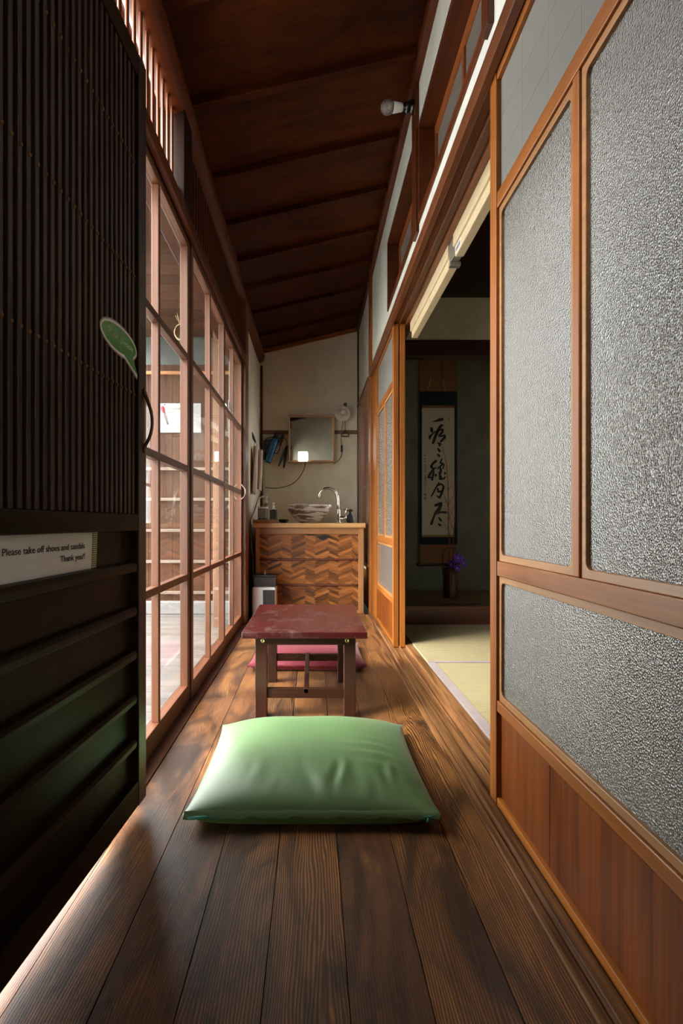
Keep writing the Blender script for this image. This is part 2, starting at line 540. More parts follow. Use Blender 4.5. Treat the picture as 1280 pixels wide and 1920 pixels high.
# cornice between ceiling and right wall, back wall cornice
mb = MB()
mb.hexa([(.402, -1.3, ceil_z(.402) - .052), (.431, -1.3, ceil_z(.402) - .052), (.431, 3.93, ceil_z(.402) - .052), (.402, 3.93, ceil_z(.402) - .052),
         (.402, -1.3, ceil_z(.402)), (.431, -1.3, ceil_z(.43)), (.431, 3.93, ceil_z(.43)), (.402, 3.93, ceil_z(.402))])
mb.hexa([(.412, 4.055, ceil_z(.41) - .04), (.431, 4.055, ceil_z(.41) - .04), (.431, 5.12, ceil_z(.41) - .04), (.412, 5.12, ceil_z(.41) - .04),
         (.412, 4.055, ceil_z(.41)), (.431, 4.055, ceil_z(.43)), (.431, 5.12, ceil_z(.43)), (.412, 5.12, ceil_z(.41))])
struct(mb.build('trim_7', REDW('Y'), bevel=.002), 'dark brown cornice where the ceiling meets the right wall', 'cornice')
mb = MB(); slab(mb, -.50, .43, 5.095, 5.12, -.035, 0)
struct(mb.build('trim_8', AMBER('X'), bevel=.002), 'thin brown cornice along the top of the end wall', 'cornice')

# door head (kamoi) on the right with its two grooves
mb = MB()
for a, b, z in ((.408, .429, 1.738), (.429, .459, 1.752), (.459, .464, 1.738), (.464, .493, 1.752), (.493, .535, 1.738)):
    mb.box(a, b, -1.3, 3.93, z, 1.789)
struct(mb.build('trim_9', wood('door_head_wood', (.060, .018, .007), (.20, .064, .022), 'Y', .36, .4), bevel=.002),
       'red-brown grooved door head rail above the right sliding doors', 'lintel')

# ---- end wall and left wall beyond the glazed doors
mb = MB()
zl, zr = ceil_z(-.56), ceil_z(.53)
mb.hexa([(-.56, 5.12, -.05), (.53, 5.12, -.05), (.53, 5.22, -.05), (-.56, 5.22, -.05), (-.56, 5.12, zl), (.53, 5.12, zr), (.53, 5.22, zr), (-.56, 5.22, zl)])
struct(mb.build('wall_back', WALLP), 'greige plaster end wall above the washstand', 'wall')
mb = MB().box(-.58, -.50, 3.72, 5.2, -.05, 2.30)
struct(mb.build('wall_left', WALLP), 'short greige plaster wall left of the washstand with the towels', 'wall')
post(10, -.500, -.478, 5.095, 5.12, .60, 2.16, 'thin dark corner strip at the left of the end wall')
post(11, .416, .431, 5.095, 5.12, .60, ceil_z(.42), 'thin dark corner strip at the right of the end wall')
post(12, -.56, -.450, 3.61, 3.765, -.03, 2.16, 'tall brown post at the far end of the glazed doors', wood('left_post_wood', (.05, .016, .006), (.21, .075, .026), 'Z', .36))

# ---- left side above the glazed doors: lintel, lattice transom, log
mb = MB()
for a, b, z in ((-.56, -.512, 1.752), (-.512, -.468, 1.762), (-.468, -.448, 1.748)):
    mb.box(a, b, -1.3, 3.61, z, 1.796)
struct(mb.build('trim_13', REDW('Y'), bevel=.002), 'dark red-brown lintel over the glazed doors', 'lintel')
ORANGE = wood('lattice_wood', (.09, .022, .006), (.28, .080, .022), 'Z', .42, .35)
t = thing('window_3', 'open slatted lattice transom above the dark slatted door', 'lattice transom', (-.50, 1.1, 1.796), kind='structure')
mb = MB()
y = .40
while y < 1.93:
    mb.box(-.503, -.497, y, y + .019, 1.80, 2.17); y += .058
mb.build('lattice_slats', ORANGE, t, bevel=.0015)
MB().box(-.514, -.488, .36, 1.95, 1.872, 1.894).build('rail', REDW('Y'), t, bevel=.0015)
t = thing('window_4', 'dark closed lattice transom above the farther glazed doors', 'lattice transom', (-.50, 2.8, 1.796), kind='structure')
mb = MB()
y = 2.07
while y < 3.6:
    mb.box(-.505, -.490, y, y + .030, 1.80, 2.19); y += .05
mb.build('lattice_slats', REDW('Z'), t, bevel=.0015)
MB().box(-.545, -.525, 2.06, 3.62, 1.796, 2.22).build('shutter_board', DARKW('Y'), t)
post(14, -.55, -.462, 1.945, 2.065, 1.796, 2.20, 'dark short post between the two lattice transoms', DARKW('Z'))
# log wall plate with a rounded far end
mb = MB()
pts = [(-.502, y, 2.212 + .004 * math.sin(y * 2.1)) for y in [-1.3 + i * .2 for i in range(32)]]
pts += [(-.502, 4.98, 2.212), (-.502, 5.03, 2.212), (-.502, 5.06, 2.212), (-.502, 5.075, 2.212)]
rs = [.056 + .0025 * math.sin(i * .9) for i in range(32)] + [.056, .050, .036, .012]
mb.tube(pts, rs, 20)
struct(mb.build('trim_15', LOGW('Y')), 'smooth reddish log wall plate running along the left under the ceiling', 'log beam')
mb = MB().box(-.56, -.515, -1.3, 3.62, 2.19, 2.30).box(-.56, -.535, -1.3, .36, 1.796, 2.2)
struct(mb.build('trim_16', REDW('Y')), 'dark board behind the log wall plate', 'board')

# ---- behind the camera and nearest left
mb = MB().box(-.62, .55, -1.4, -1.3, -.05, 2.6)
struct(mb.build('wall_front', WALLP), 'greige plaster wall at the near end of the corridor', 'wall')
mb = MB().box(-.56, -.47, -.45, .33, -.05, 1.80).box(-.56, -.47, -1.3, -1.2, -.05, 1.80).box(-.56, -.47, -1.2, -.45, -.05, .90).box(-.56, -.47, -.85, -.45, .90, 1.80)
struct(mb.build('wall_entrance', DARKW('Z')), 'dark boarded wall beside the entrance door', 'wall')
t = thing('window_7', 'added unseen side window behind the viewer, lighting the near end wall', 'window', (-.51, -1.02, .90), kind='structure')  # added out of view so that the mirror reflects a lit wall
MB().box(-.53, -.49, -1.2, -1.17, .90, 1.75).box(-.53, -.49, -.88, -.85, .90, 1.75).box(-.53, -.49, -1.17, -.88, .90, .93).box(-.53, -.49, -1.17, -.88, 1.71, 1.75).build('sash', GDOOR('Z'), t)
MB().box(-.512, -.509, -1.175, -.875, .925, 1.715).build('pane', GLASS, t)

# ---- glazed doors on the left
def glazed_door(n, y0, y1, x, label):
    t = thing('door_%d' % n, label, 'glazed door', (x, (y0 + y1) / 2, .003), kind='structure')
    x0, x1 = x - .029, x
    for a in (y0, y1 - .036):
        MB().box(x0, x1, a, a + .036, .003, 1.760).build('stile', GDOOR('Z'), t, bevel=.002)
    MB().box(x0, x1, y0 + .036, y1 - .036, .003, .066).build('bottom_rail', GDOOR('Y'), t, bevel=.002)
    MB().box(x0, x1, y0 + .036, y1 - .036, 1.722, 1.760).build('top_rail', GDOOR('Y'), t, bevel=.002)
    ym = (y0 + y1) / 2
    zs = [.066, .474, .884, 1.306, 1.722]
    for z in zs[1:-1]:
        MB().box(x0 + .004, x1 - .001, y0 + .036, y1 - .036, z - .012, z + .012).build('glazing_bar', GDOOR('Y'), t, bevel=.002)
    MB().box(x0 + .004, x1 - .002, ym - .010, ym + .010, .066, 1.722).build('muntin', GDOOR('Z'), t, bevel=.002)
    for a, b in zip(zs, zs[1:]):
        for c, d in ((y0 + .034, ym - .008), (ym + .008, y1 - .034)):
            MB().box(x - .017, x - .0145, c, d, a + .002 if a < .1 else a + .010, b - .010 if b < 1.7 else b - .002).build('pane', GLASS, t)
    return t
glazed_door(2, 1.268, 2.072, -.472, 'glazed wooden door nearest the dark slatted door')
glazed_door(3, 2.074, 2.872, -.467, 'middle one of the three glazed wooden doors')
d4 = glazed_door(4, 2.874, 3.606, -.474, 'glazed wooden door farthest away, beside the tall post')
# bent wire pull on the last door
mb = MB(); mb.tube(smooth_path([(-.472, 3.56, .93), (-.452, 3.57, .905), (-.448, 3.57, .88), (-.455, 3.57, .855), (-.472, 3.56, .835)], 5), .0035, 6)
mb.build('pull_handle', plain('pale_wire', (.45, .36, .25), .5), d4.children[1])
sheet = MB().box(-.4735, -.4725, 3.02, 3.15, 1.319, 1.365).build('small_white_notice', PAPER)
tag(sheet, 'small white notice leaning in the farthest glazed door', 'notice')

# ---- dark slatted entrance door (door_1), hung slightly open; local axes: -y runs along the door towards the viewer
DOOR_LOC, DOOR_RZ = (-.397, 1.287, 0), -.060
D1 = thing('door_1', 'dark slatted entrance door with boarded lower half and nail rows', 'entrance door', DOOR_LOC, kind='structure', rz=DOOR_RZ)
m, t, b = nt('worn_stile_wood')
tc = N(t, 'ShaderNodeTexCoord'); sx = N(t, 'ShaderNodeSeparateXYZ'); t.links.new(tc.outputs['Object'], sx.inputs[0])
nn = noise(t, scaled(t, tc.outputs['Object'], (60, 60, 9)), 1, 4)
ax = mathn(t, 'ABSOLUTE', mathn(t, 'SUBTRACT', sx.outputs['Z'], .918))
msk = mathn(t, 'LESS_THAN', mathn(t, 'ADD', ax, mathn(t, 'MULTIPLY', mathn(t, 'SUBTRACT', nn, .5), .05)), .070)
yy = mathn(t, 'GREATER_THAN', mathn(t, 'ADD', sx.outputs['Y'], mathn(t, 'MULTIPLY', nn, .02)), -.006)
gr = noise(t, scaled(t, tc.outputs['Object'], (160, 160, 4)), 1, 3)
dk = ramp(t, gr, [(.35, (.009, .005, .003)), (.65, (.026, .012, .006))])
t.links.new(mixc(t, mathn(t, 'MULTIPLY', msk, yy), dk, (.36, .20, .055)), b.inputs['Base Color'])
b.inputs['Roughness'].default_value = .38
STILE1 = m
MB().box(-.036, 0, -.046, 0, .030, 1.757).build('stile', STILE1, D1, bevel=.002, local=True)
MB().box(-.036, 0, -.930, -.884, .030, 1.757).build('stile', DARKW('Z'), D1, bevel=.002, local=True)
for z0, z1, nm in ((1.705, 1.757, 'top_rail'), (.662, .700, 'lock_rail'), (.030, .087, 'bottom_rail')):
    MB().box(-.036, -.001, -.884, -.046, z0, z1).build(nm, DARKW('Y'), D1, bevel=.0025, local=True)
mb = MB(); y = -.058; ny = []
while y > -.875:
    mb.box(-.020, -.005, y - .0115, y, .700, 1.705); ny.append(y - .0058); y -= .0225
mb.build('slats', SLATW('Z'), D1, bevel=.0018, local=True)
mb = MB()                                                # backing boards, two of them with a slit of daylight between
for a, b2 in ((-.884, -.795), (-.795, -.560), (-.560, -.330), (-.330, -.046)):
    mb.box(-.033, -.027, a, b2 - .0005, .700, 1.705)
mb.build('backing_boards', DARKW('Z'), D1, local=True)
NAIL = plain('bronze_nail', (.16, .085, .035), .35, .8)
for z in (.970, 1.238, 1.497):
    mb = MB()
    for q in ny: mb.lathe((-.006, q, z), [(.0042, 0), (.0040, .0022), (.0026, .0038), (.0003, .0045)], 8, axis=(1, 0, 0))
    mb.build('nail_row', NAIL, D1, local=True)
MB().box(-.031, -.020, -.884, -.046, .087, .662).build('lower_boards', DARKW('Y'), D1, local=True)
for z in (.578, .478, .378, .277, .176):
    prof = [(-.020, -.052, z - .013), (-.003, -.052, z - .009), (-.001, -.052, z + .004), (-.006, -.052, z + .011), (-.020, -.052, z + .013)]
    MB().extrude(prof, (0, -.828, 0)).build('batten', DARKW('Y'), D1, bevel=.0015, local=True)
mb = MB(); mb.tube(smooth_path([(.000, -.014, .990), (.004, -.013, .978), (.014, -.010, .945), (.017, -.009, .915), (.013, -.011, .885), (.003, -.013, .862), (.000, -.014, .850)], 6),
                   [.004] * 37, 8)
mb.lathe((0, -.014, .988), [(.009, 0), (.008, .003), (.002, .004)], 10, axis=(1, 0, 0)).lathe((0, -.014, .852), [(.009, 0), (.008, .003), (.002, .004)], 10, axis=(1, 0, 0))
mb.build('bow_handle', plain('dark_bronze', (.09, .045, .022), .35, .7), D1, local=True)

def door_mtx(x, y, z):   # text laid on the door: reads along the door away from the viewer
    return Matrix.Translation((x, y, z)) @ Matrix(((0, 0, 1, 0), (1, 0, 0, 0), (0, 1, 0, 0), (0, 0, 0, 1)))

# ---- right sliding doors
FAINT = plain('faint_lattice_line', (.25, .20, .16), .35, spec=.7)
def sliding_door(n, x, y0, y1, label, grooves=()):
    t = thing('door_%d' % n, label, 'sliding glass door', (x, (y0 + y1) / 2, .012), kind='structure')
    x1 = x + .028
    for a in (y0, y1 - .044):
        mb = MB().box(x, x1, a, a + .044, .012, 1.748)
        mb.build('stile', AMBER('Z'), t, bevel=.002)
    a, b = y0 + .044, y1 - .044
    for z0, z1, nm in ((.012, .034, 'bottom_rail'), (.236, .262, 'lower_rail'), (.555, .590, 'middle_rail'), (1.420, 1.456, 'upper_rail'), (1.722, 1.748, 'top_rail')):
        MB().box(x + .002, x1 - .002, a, b, z0, z1).build(nm, AMBER('Y'), t, bevel=.002)
    ym = (a + b) / 2
    MB().box(x + .003, x1 - .003, ym - .011, ym + .011, .590, 1.420).build('muntin', AMBER('Z'), t, bevel=.002)
    for i, (c, d, z0, z1, r) in enumerate(((a, ym - .011, .590, 1.420, .012), (ym + .011, b, .590, 1.420, .012), (a, b, .262, .555, .014))):
        w = .015
        mb = MB().ring(rrect(x + .007, c + .0015, d - .0015, z0, z1, .0006), rrect(x + .007, c + w, d - w, z0 + w, z1 - w, r), (.014, 0, 0))
        bd = mb.build('glazing_bead', BEADW('Y'), t, bevel=.0015)
        MB().box(x + .0135, x + .0165, c + .006, d - .006, z0 + .006, z1 - .006).build('pane', HAMMER, t)
    MB().box(x + .012, x + .016, a, b, 1.456, 1.722).build('upper_pane', FROST, t)
    mb = MB()
    for i in range(1, 3): mb.box(x + .0116, x + .0121, a + .002, b - .002, 1.456 + .266 * i / 3 - .0025, 1.456 + .266 * i / 3 + .0025)
    for i in range(1, 6): mb.box(x + .0117, x + .0121, a + (b - a) * i / 6 - .002, a + (b - a) * i / 6 + .002, 1.458, 1.720)
    mb.build('pane_lattice', FAINT, t)
    mb = MB()
    ks = [a] + [a + (b - a) * g for g in grooves] + [b]
    for c, d in zip(ks, ks[1:]): mb.box(x + .012, x + .020, c + .001, d - .001, .034, .236)
    mb.build('kick_board', KICKW('Z'), t)
    MB().box(x + .0205, x + .024, a, b, .034, .236).build('kick_backing', DARKVOID, t)
    return t
sliding_door(5, .4300, .470, 1.317, 'near sliding door with hammered glass panes, partly out of frame', (.655,))
sliding_door(6, .4300, 2.900, 3.722, 'outer one of the two stacked sliding doors at the far side of the opening', (.33, .66))
sliding_door(7, .4640, 2.896, 3.720, 'inner one of the two stacked sliding doors, behind the outer one', (.33, .66))

# ---- tatami room
mb = MB()
mb.box(.535, 3.2, -.80, -.70, 0, 2.3)
mb.box(3.1, 3.2, -.7, .9, 0, 2.3).box(3.1, 3.2, 1.7, 4.4, 0, 2.3).box(3.1, 3.2, .9, 1.7, 0, .9).box(3.1, 3.2, .9, 1.7, 1.6, 2.3)
struct(mb.build('wall_tatami_room', CREAMP), 'cream plaster walls deep inside the dark tatami room', 'wall')
t = thing('window_6', 'added unseen window in the far wall, lighting the dim tatami room', 'window', (3.15, 1.3, .9), kind='structure')  # unseen window, added to bring daylight to the alcove
MB().box(3.12, 3.16, .9, .94, .9, 1.6).box(3.12, 3.16, 1.66, 1.7, .9, 1.6).box(3.12, 3.16, .94, 1.66, .9, .94).box(3.12, 3.16, .94, 1.66, 1.56, 1.6).build('sash', AMBER('Z'), t)
MB().box(3.138, 3.141, .93, 1.67, .93, 1.57).build('pane', GLASS, t)
mb = MB().box(.535, 3.2, 3.46, 3.54, 1.845, 2.30)
struct(mb.build('wall_alcove_head', CREAMP), 'beige plaster band above the alcove lintel', 'wall')
mb = MB().box(.535, 3.2, 4.27, 4.36, 0, 2.4).box(.535, .60, 3.54, 4.27, 0, 2.4).box(2.05, 2.15, 3.54, 4.27, 0, 2.4)
struct(mb.build('wall_alcove', TOKOP), 'dark greenish sand-plaster wall of the alcove behind the scroll', 'wall')
mb = MB().box(.535, 3.2, -.8, 4.4, 2.12, 2.17)
struct(mb.build('ceiling_tatami_room', DARKW('X')), 'dark board ceiling of the tatami room', 'ceiling')
o = MB().box(.535, 3.1, 3.45, 3.56, 1.750, 1.847).build('trim_17', wood('alcove_lintel', (.022, .006, .005), (.055, .014, .010), 'X', .3), bevel=.003)
struct(o, 'dark red lacquered lintel across the top of the alcove', 'lintel')
o = MB().box(.535, 3.1, 3.45, 3.56, .0, .149).build('trim_18', wood('alcove_sill', (.045, .011, .006), (.11, .028, .014), 'X', .25), bevel=.004)
struct(o, 'dark red lacquered front sill of the raised alcove floor', 'alcove sill')
o = MB().box(.60, 3.1, 3.56, 4.27, .0, .148).build('floor_alcove', wood('alcove_floor_wood', (.16, .085, .03), (.30, .175, .075), 'X', .4))
struct(o, 'raised wooden alcove floor under the flower basket', 'floor')
MB().box(.535, 3.2, -.8, 4.4, -.06, -.01).build('floor_tatami_base', DARKVOID)['kind'] = 'structure'
bpy.data.objects['floor_tatami_base']['label'] = 'dark bare subfloor under the tatami mats'
bpy.data.objects['floor_tatami_base']['category'] = 'floor'

m, t, b = nt('tatami_rush')
tc = N(t, 'ShaderNodeTexCoord')
w1 = N(t, 'ShaderNodeTexWave', wave_type='BANDS', bands_direction='Y'); w1.inputs['Scale'].default_value = 20; w1.inputs['Distortion'].default_value = .4
t.links.new(tc.outputs['Object'], w1.inputs[0])
w2 = N(t, 'ShaderNodeTexWave', wave_type='BANDS', bands_direction='X'); w2.inputs['Scale'].default_value = 60; w2.inputs['Distortion'].default_value = .8
t.links.new(tc.outputs['Object'], w2.inputs[0])
f = mathn(t, 'ADD', mathn(t, 'MULTIPLY', w1.outputs['Fac'], .6), mathn(t, 'MULTIPLY', w2.outputs['Fac'], .25))
f = mathn(t, 'ADD', f, mathn(t, 'MULTIPLY', noise(t, scaled(t, tc.outputs['Object'], (4, 30, 4)), 1, 4), .4))
t.links.new(ramp(t, f, [(.2, (.25, .195, .092)), (.9, (.40, .325, .182))]), b.inputs['Base Color'])
b.inputs['Roughness'].default_value = .55
bump(t, b, f, .8, .004)
TATAMI = m
HERI = fabric('tatami_border_cloth', (.22, .17, .16), (.30, .24, .22), .1, .8, .2)
def tatami(x0, x1, y0, y1, borders, label):
    t = thing('tatami_mat', label, 'tatami mat', ((x0 + x1) / 2, (y0 + y1) / 2, -.01), group='tatami mats')
    MB().box(x0, x1, y0, y1, -.01, .029).build('rush_surface', TATAMI, t, bevel=.004)
    for bx in borders: MB().box(bx[0], bx[1], bx[2], bx[3], .010, .0306).build('cloth_border', HERI, t, bevel=.0005)
tatami(.535, 1.425, .60, 2.512, ((.5335, .567, .601, 2.511), (1.394, 1.424, .601, 2.511)), 'tatami mat along the doorway, nearest the corridor')
tatami(.535, 2.40, 2.514, 3.448, ((.536, 2.399, 2.515, 2.545), (.536, 2.399, 3.420, 3.447)), 'tatami mat lying across in front of the raised alcove')
tatami(1.427, 2.40, .60, 2.512, ((1.428, 1.458, .601, 2.511),), 'tatami mat deeper in the room beside the first one')

# ---- outside: porch, deck, end wall of the neighbouring wing
o = MB()
y = -2.0
while y < 5.0:
    o.box(-1.8, -.57, y + .003, min(y + .095, 5.0) - .003, -.19, -.15); y += .095
struct(o.build('porch_deck', DECKW('X'), bevel=.003), 'grey weathered deck boards outside the glazed doors', 'deck')
o = MB().box(-30, 30, -30, 30, -.32, -.26)
struct(o.build('ground', plain('pale_gravel', (.46, .45, .41), .9, nscale=8)), 'pale ground beyond the deck', 'ground')
o = MB()
xs = [-1.75, -1.52, -1.30, -1.12, -.98, -.84, -.70, -.57]
for a, b2 in zip(xs, xs[1:]): o.box(a + .001, b2 - .001, 5.0, 5.06, -.13, 2.14)
PW = thing('wall_porch', 'reddish boarded porch wall outside, with horizontal battens', 'wall', (-1.15, 5.0, -.13), kind='structure')
o.build('boards', EXTW('Z'), PW, bevel=.002)
for z in (1.173, .892, .606, .320, .034):
    MB().box(-1.75, -.57, 4.965, 5.0, z - .012, z + .016).build('batten', wood('pale_batten', (.12, .08, .06), (.22, .17, .14), 'X', .55), PW, bevel=.004)
MB().box(-1.75, -.57, 4.97, 5.0, 2.045, 2.075).build('upper_batten', wood('orange_batten', (.2, .08, .025), (.42, .2, .08), 'X', .5), PW, bevel=.003)
MB().box(-1.75, -.57, 5.01, 5.06, 2.14, 2.42).build('window_band', plain('greenish_dark_panel', (.075, .088, .085), .35), PW)
MB().box(-1.75, -.57, 4.90, 5.06, -.15, -.04).build('plinth', plain('pale_plinth', (.2, .2, .2), .8), PW, bevel=.006)
o = MB()
x0 = 3.15
while x0 < 5.05:
    o.box(-1.70, -.57, x0, x0 + .148, 2.40, 2.43); x0 += .15
PR = thing('porch_roof', 'red-brown boarded porch ceiling outside the glazed doors', 'porch roof', (-1.6, 4.1, 2.40), kind='structure')
o.build('soffit_boards', EXTW('X'), PR, bevel=.003)
MB().box(-1.70, -.57, 3.08, 3.15, 2.33, 2.46).build('fascia_board', EXTW('X'), PR, bevel=.004)
MB().box(-1.75, -.56, 3.05, 5.3, 2.47, 2.52).build('roof_sheet', plain('grey_roof_tile', (.1, .1, .11), .6), PR)
o = MB(); slab(o, -1.10, -.60, 2.15, 3.06, .0, .05)
struct(o.build('eave_roof', EXTW('Y')), 'underside of the eave just outside the glazed doors', 'eave')
o = MB().box(-.795, -.735, 4.28, 4.34, -.15, 2.40)
struct(o.build('trim_19', wood('porch_post_wood', (.16, .075, .04), (.32, .17, .10), 'Z', .5), bevel=.004), 'square pale-brown porch post outside', 'post')

# ================================================================== THINGS
# ---- writing on the dark door
def on_door(name, label, cat, y, z):
    c, s_ = math.cos(DOOR_RZ), math.sin(DOOR_RZ)
    return thing(name, label, cat, (DOOR_LOC[0] - s_ * y, DOOR_LOC[1] + c * y, z), rz=DOOR_RZ)
PS = on_door('paper_sign', 'white paper strip asking to take off shoes, tucked on the dark door', 'sign', -.2290, .592)
mb = MB().hexa([(-.0195, -.42, -.001), (-.0185, -.42, -.001), (-.0185, .0, -.001), (-.0195, .0, -.001),
                (-.0155, -.42, .071), (-.0145, -.42, .071), (-.0155, .0, .069), (-.0165, .0, .069)])
PSH = mb.build('sheet', PAPER, PS, local=True)
m, t, b = nt('ruler_striped_tape')
tc = N(t, 'ShaderNodeTexCoord'); wv = N(t, 'ShaderNodeTexWave', wave_type='BANDS', bands_direction='Z'); wv.inputs['Scale'].default_value = 75
t.links.new(tc.outputs['Object'], wv.inputs[0])
t.links.new(ramp(t, wv.outputs['Fac'], [(.35, (.12, .11, .05)), (.5, (.50, .47, .28))]), b.inputs['Base Color'])
MB().hexa([(-.0193, -.012, -.001), (-.0170, -.012, -.001), (-.0170, .006, -.001), (-.0193, .006, -.001),
           (-.0165, -.012, .071), (-.0138, -.012, .071), (-.0138, .006, .071), (-.0165, .006, .071)]).build('striped_tape', m, PS, local=True)
TXT = plain('grey_print', (.035, .028, .03), .8)
text_mesh('lettering', 'Please take off shoes and sandals', .0155, TXT, door_mtx(-.0155, -.043, .040), PSH, 'RIGHT', 1.20)
text_mesh('lettering', 'Thank you!!', .0155, TXT, door_mtx(-.0163, -.040, .0200), PSH, 'RIGHT', 1.20)

ST = on_door('speech_bubble_sticker', 'green speech-bubble sticker on the slats of the dark door', 'sticker', -.141, 1.067)
def bubble(k):
    pts = []
    for i in range(48):
        a = 2 * math.pi * i / 48
        y = .0885 * math.cos(a); z = .0285 * math.sin(a)
        pts.append((y, z))
    out = []
    for i, (y, z) in enumerate(pts):
        a = 360.0 * i / 48
        if 292 < a < 316:
            continue
        out.append((y, z))
        if 284 <= a <= 292:
            out += [(.0985, -.053)]
    cy = sum(p[0] for p in out) / len(out)
    return [(y * k, z * (1 + (k - 1) * 3)) for y, z in out]
for nm, k, x, mm in (('clear_border', 1.07, -.0047, plain('cloudy_plastic_border', (.20, .17, .15), .3)), ('white_outline', 1.03, -.0043, PAPER),
                     ('green_face', .97, -.0039, plain('green_vinyl', (.015, .26, .030), .25, noise_amt=.05))):
    face = MB().extrude([(x, y, z) for y, z in bubble(k)], (.0004, 0, 0)).build(nm, mm, ST, local=True)
text_mesh('lettering', 'Push please', .0205, plain('pale_green_print', (.38, .62, .36), .5), door_mtx(-.0033, .004, -.005), face, 'CENTER', 1.35)

# ---- bulb on the slim post
BL = thing('wall_bulb', 'bare clear bulb in a black socket on the slim post by the ceiling', 'light bulb', (.414, 2.235, 2.40))
ax = Vector((-1, -.10, -.06)).normalized()
c0 = Vector((.414, 2.235, 2.395))
MB().lathe(c0, [(.026, 0), (.026, .010), (.019, .014), (.018, .022), (.024, .024), (.024, .034), (.017, .036), (.016, .046)], 20, axis=ax) \
    .lathe(c0 + Vector((0, .015, .035)), [(.010, 0), (.010, .012), (.006, .016)], 12, axis=ax).build('socket', plain('glossy_black_bakelite', (.010, .010, .011), .2), BL)
MB().lathe(c0 + ax * .044, [(.013, 0), (.016, .006), (.0215, .040), (.0215, .043)], 24, axis=ax).build('bulb_base', WHITE, BL)
m = bpy.data.materials.new('bulb_glass'); m.use_nodes = True
t = m.node_tree; t.nodes.clear()
o_ = N(t, 'ShaderNodeOutputMaterial'); tr = N(t, 'ShaderNodeBsdfTransparent'); gl = N(t, 'ShaderNodeBsdfGlossy'); lw = N(t, 'ShaderNodeLayerWeight'); lw.inputs[0].default_value = .35
tr.inputs[0].default_value = (.85, .82, .80, 1); gl.inputs['Roughness'].default_value = .05
df = N(t, 'ShaderNodeBsdfDiffuse'); df.inputs[0].default_value = (.7, .66, .66, 1)
m1 = N(t, 'ShaderNodeMixShader'); m1.inputs[0].default_value = .22
m2 = N(t, 'ShaderNodeMixShader')
t.links.new(tr.outputs[0], m1.inputs[1]); t.links.new(df.outputs[0], m1.inputs[2])
t.links.new(lw.outputs['Fresnel'], m2.inputs[0]); t.links.new(m1.outputs[0], m2.inputs[1]); t.links.new(gl.outputs[0], m2.inputs[2]); t.links.new(m2.outputs[0], o_.inputs[0])
BULBG = m
cb = c0 + ax * .087
pr = [(.0215, 0)] + [(.029 * math.sin(math.radians(a)), .022 - .029 * math.cos(math.radians(a))) for a in range(52, 181, 8)]
GLB = MB().lathe(cb, pr, 28, axis=ax).build('bulb_globe', BULBG, BL)
mb = MB().lathe(cb, [(.010, -.003), (.008, .010), (.003, .020)], 12, axis=ax)
for q in range(3):
    a = q * 2.1
    off = Vector((0, math.cos(a), math.sin(a))) * .008
    mb.tube([cb + off, cb + off + ax * .020], .0015, 6)
mb.build('filament_stalk', plain('filament_white', (.75, .68, .50), .3), GLB)

# ---- cream blind headrails hung under the tatami-room side of the door head
CREAM = plain('cream_enamel', (.56, .45, .29), .4, noise_amt=.05)
def headrail(y0, y1, label):
    t = thing('blind_headrail', label, 'blind headrail', (.53, (y0 + y1) / 2, 1.69), group='cream blind headrails')
    MB().box(.512, .548, y0, y1, 1.690, 1.738).build('rail_body', CREAM, t, bevel=.003)
    MB().box(.520, .552, y0, y1, 1.655, 1.692).build('lower_rail', CREAM, t, bevel=.003)
    return t
hr = headrail(.60, 1.985, 'nearer cream blind headrail under the door head, carrying a small printed label')
hr2 = headrail(2.06, 2.86, 'farther cream blind headrail, beyond the metal bracket')
LB = thing('printed_label', 'small white printed label stuck on the nearer cream headrail', 'label', (.519, 1.94, 1.664))
STK = MB().box(.5190, .5196, 1.905, 1.975, 1.660, 1.686).build('sticker', PAPER, LB)
mb = MB()
for i in range(6): mb.box(.5185, .5190, 1.912 + i * .010, 1.918 + i * .010, 1.664, 1.681)
mb.build('print_marks', TXT, STK)
BK = thing('bracket', 'grey metal bracket between the two cream headrails', 'bracket', (.53, 2.02, 1.66))
MB().box(.518, .550, 1.985, 2.06, 1.664, 1.738).box(.514, .556, 2.035, 2.06, 1.648, 1.664).build('plate', plain('brushed_metal', (.45, .42, .36), .35, .8), BK, bevel=.002)

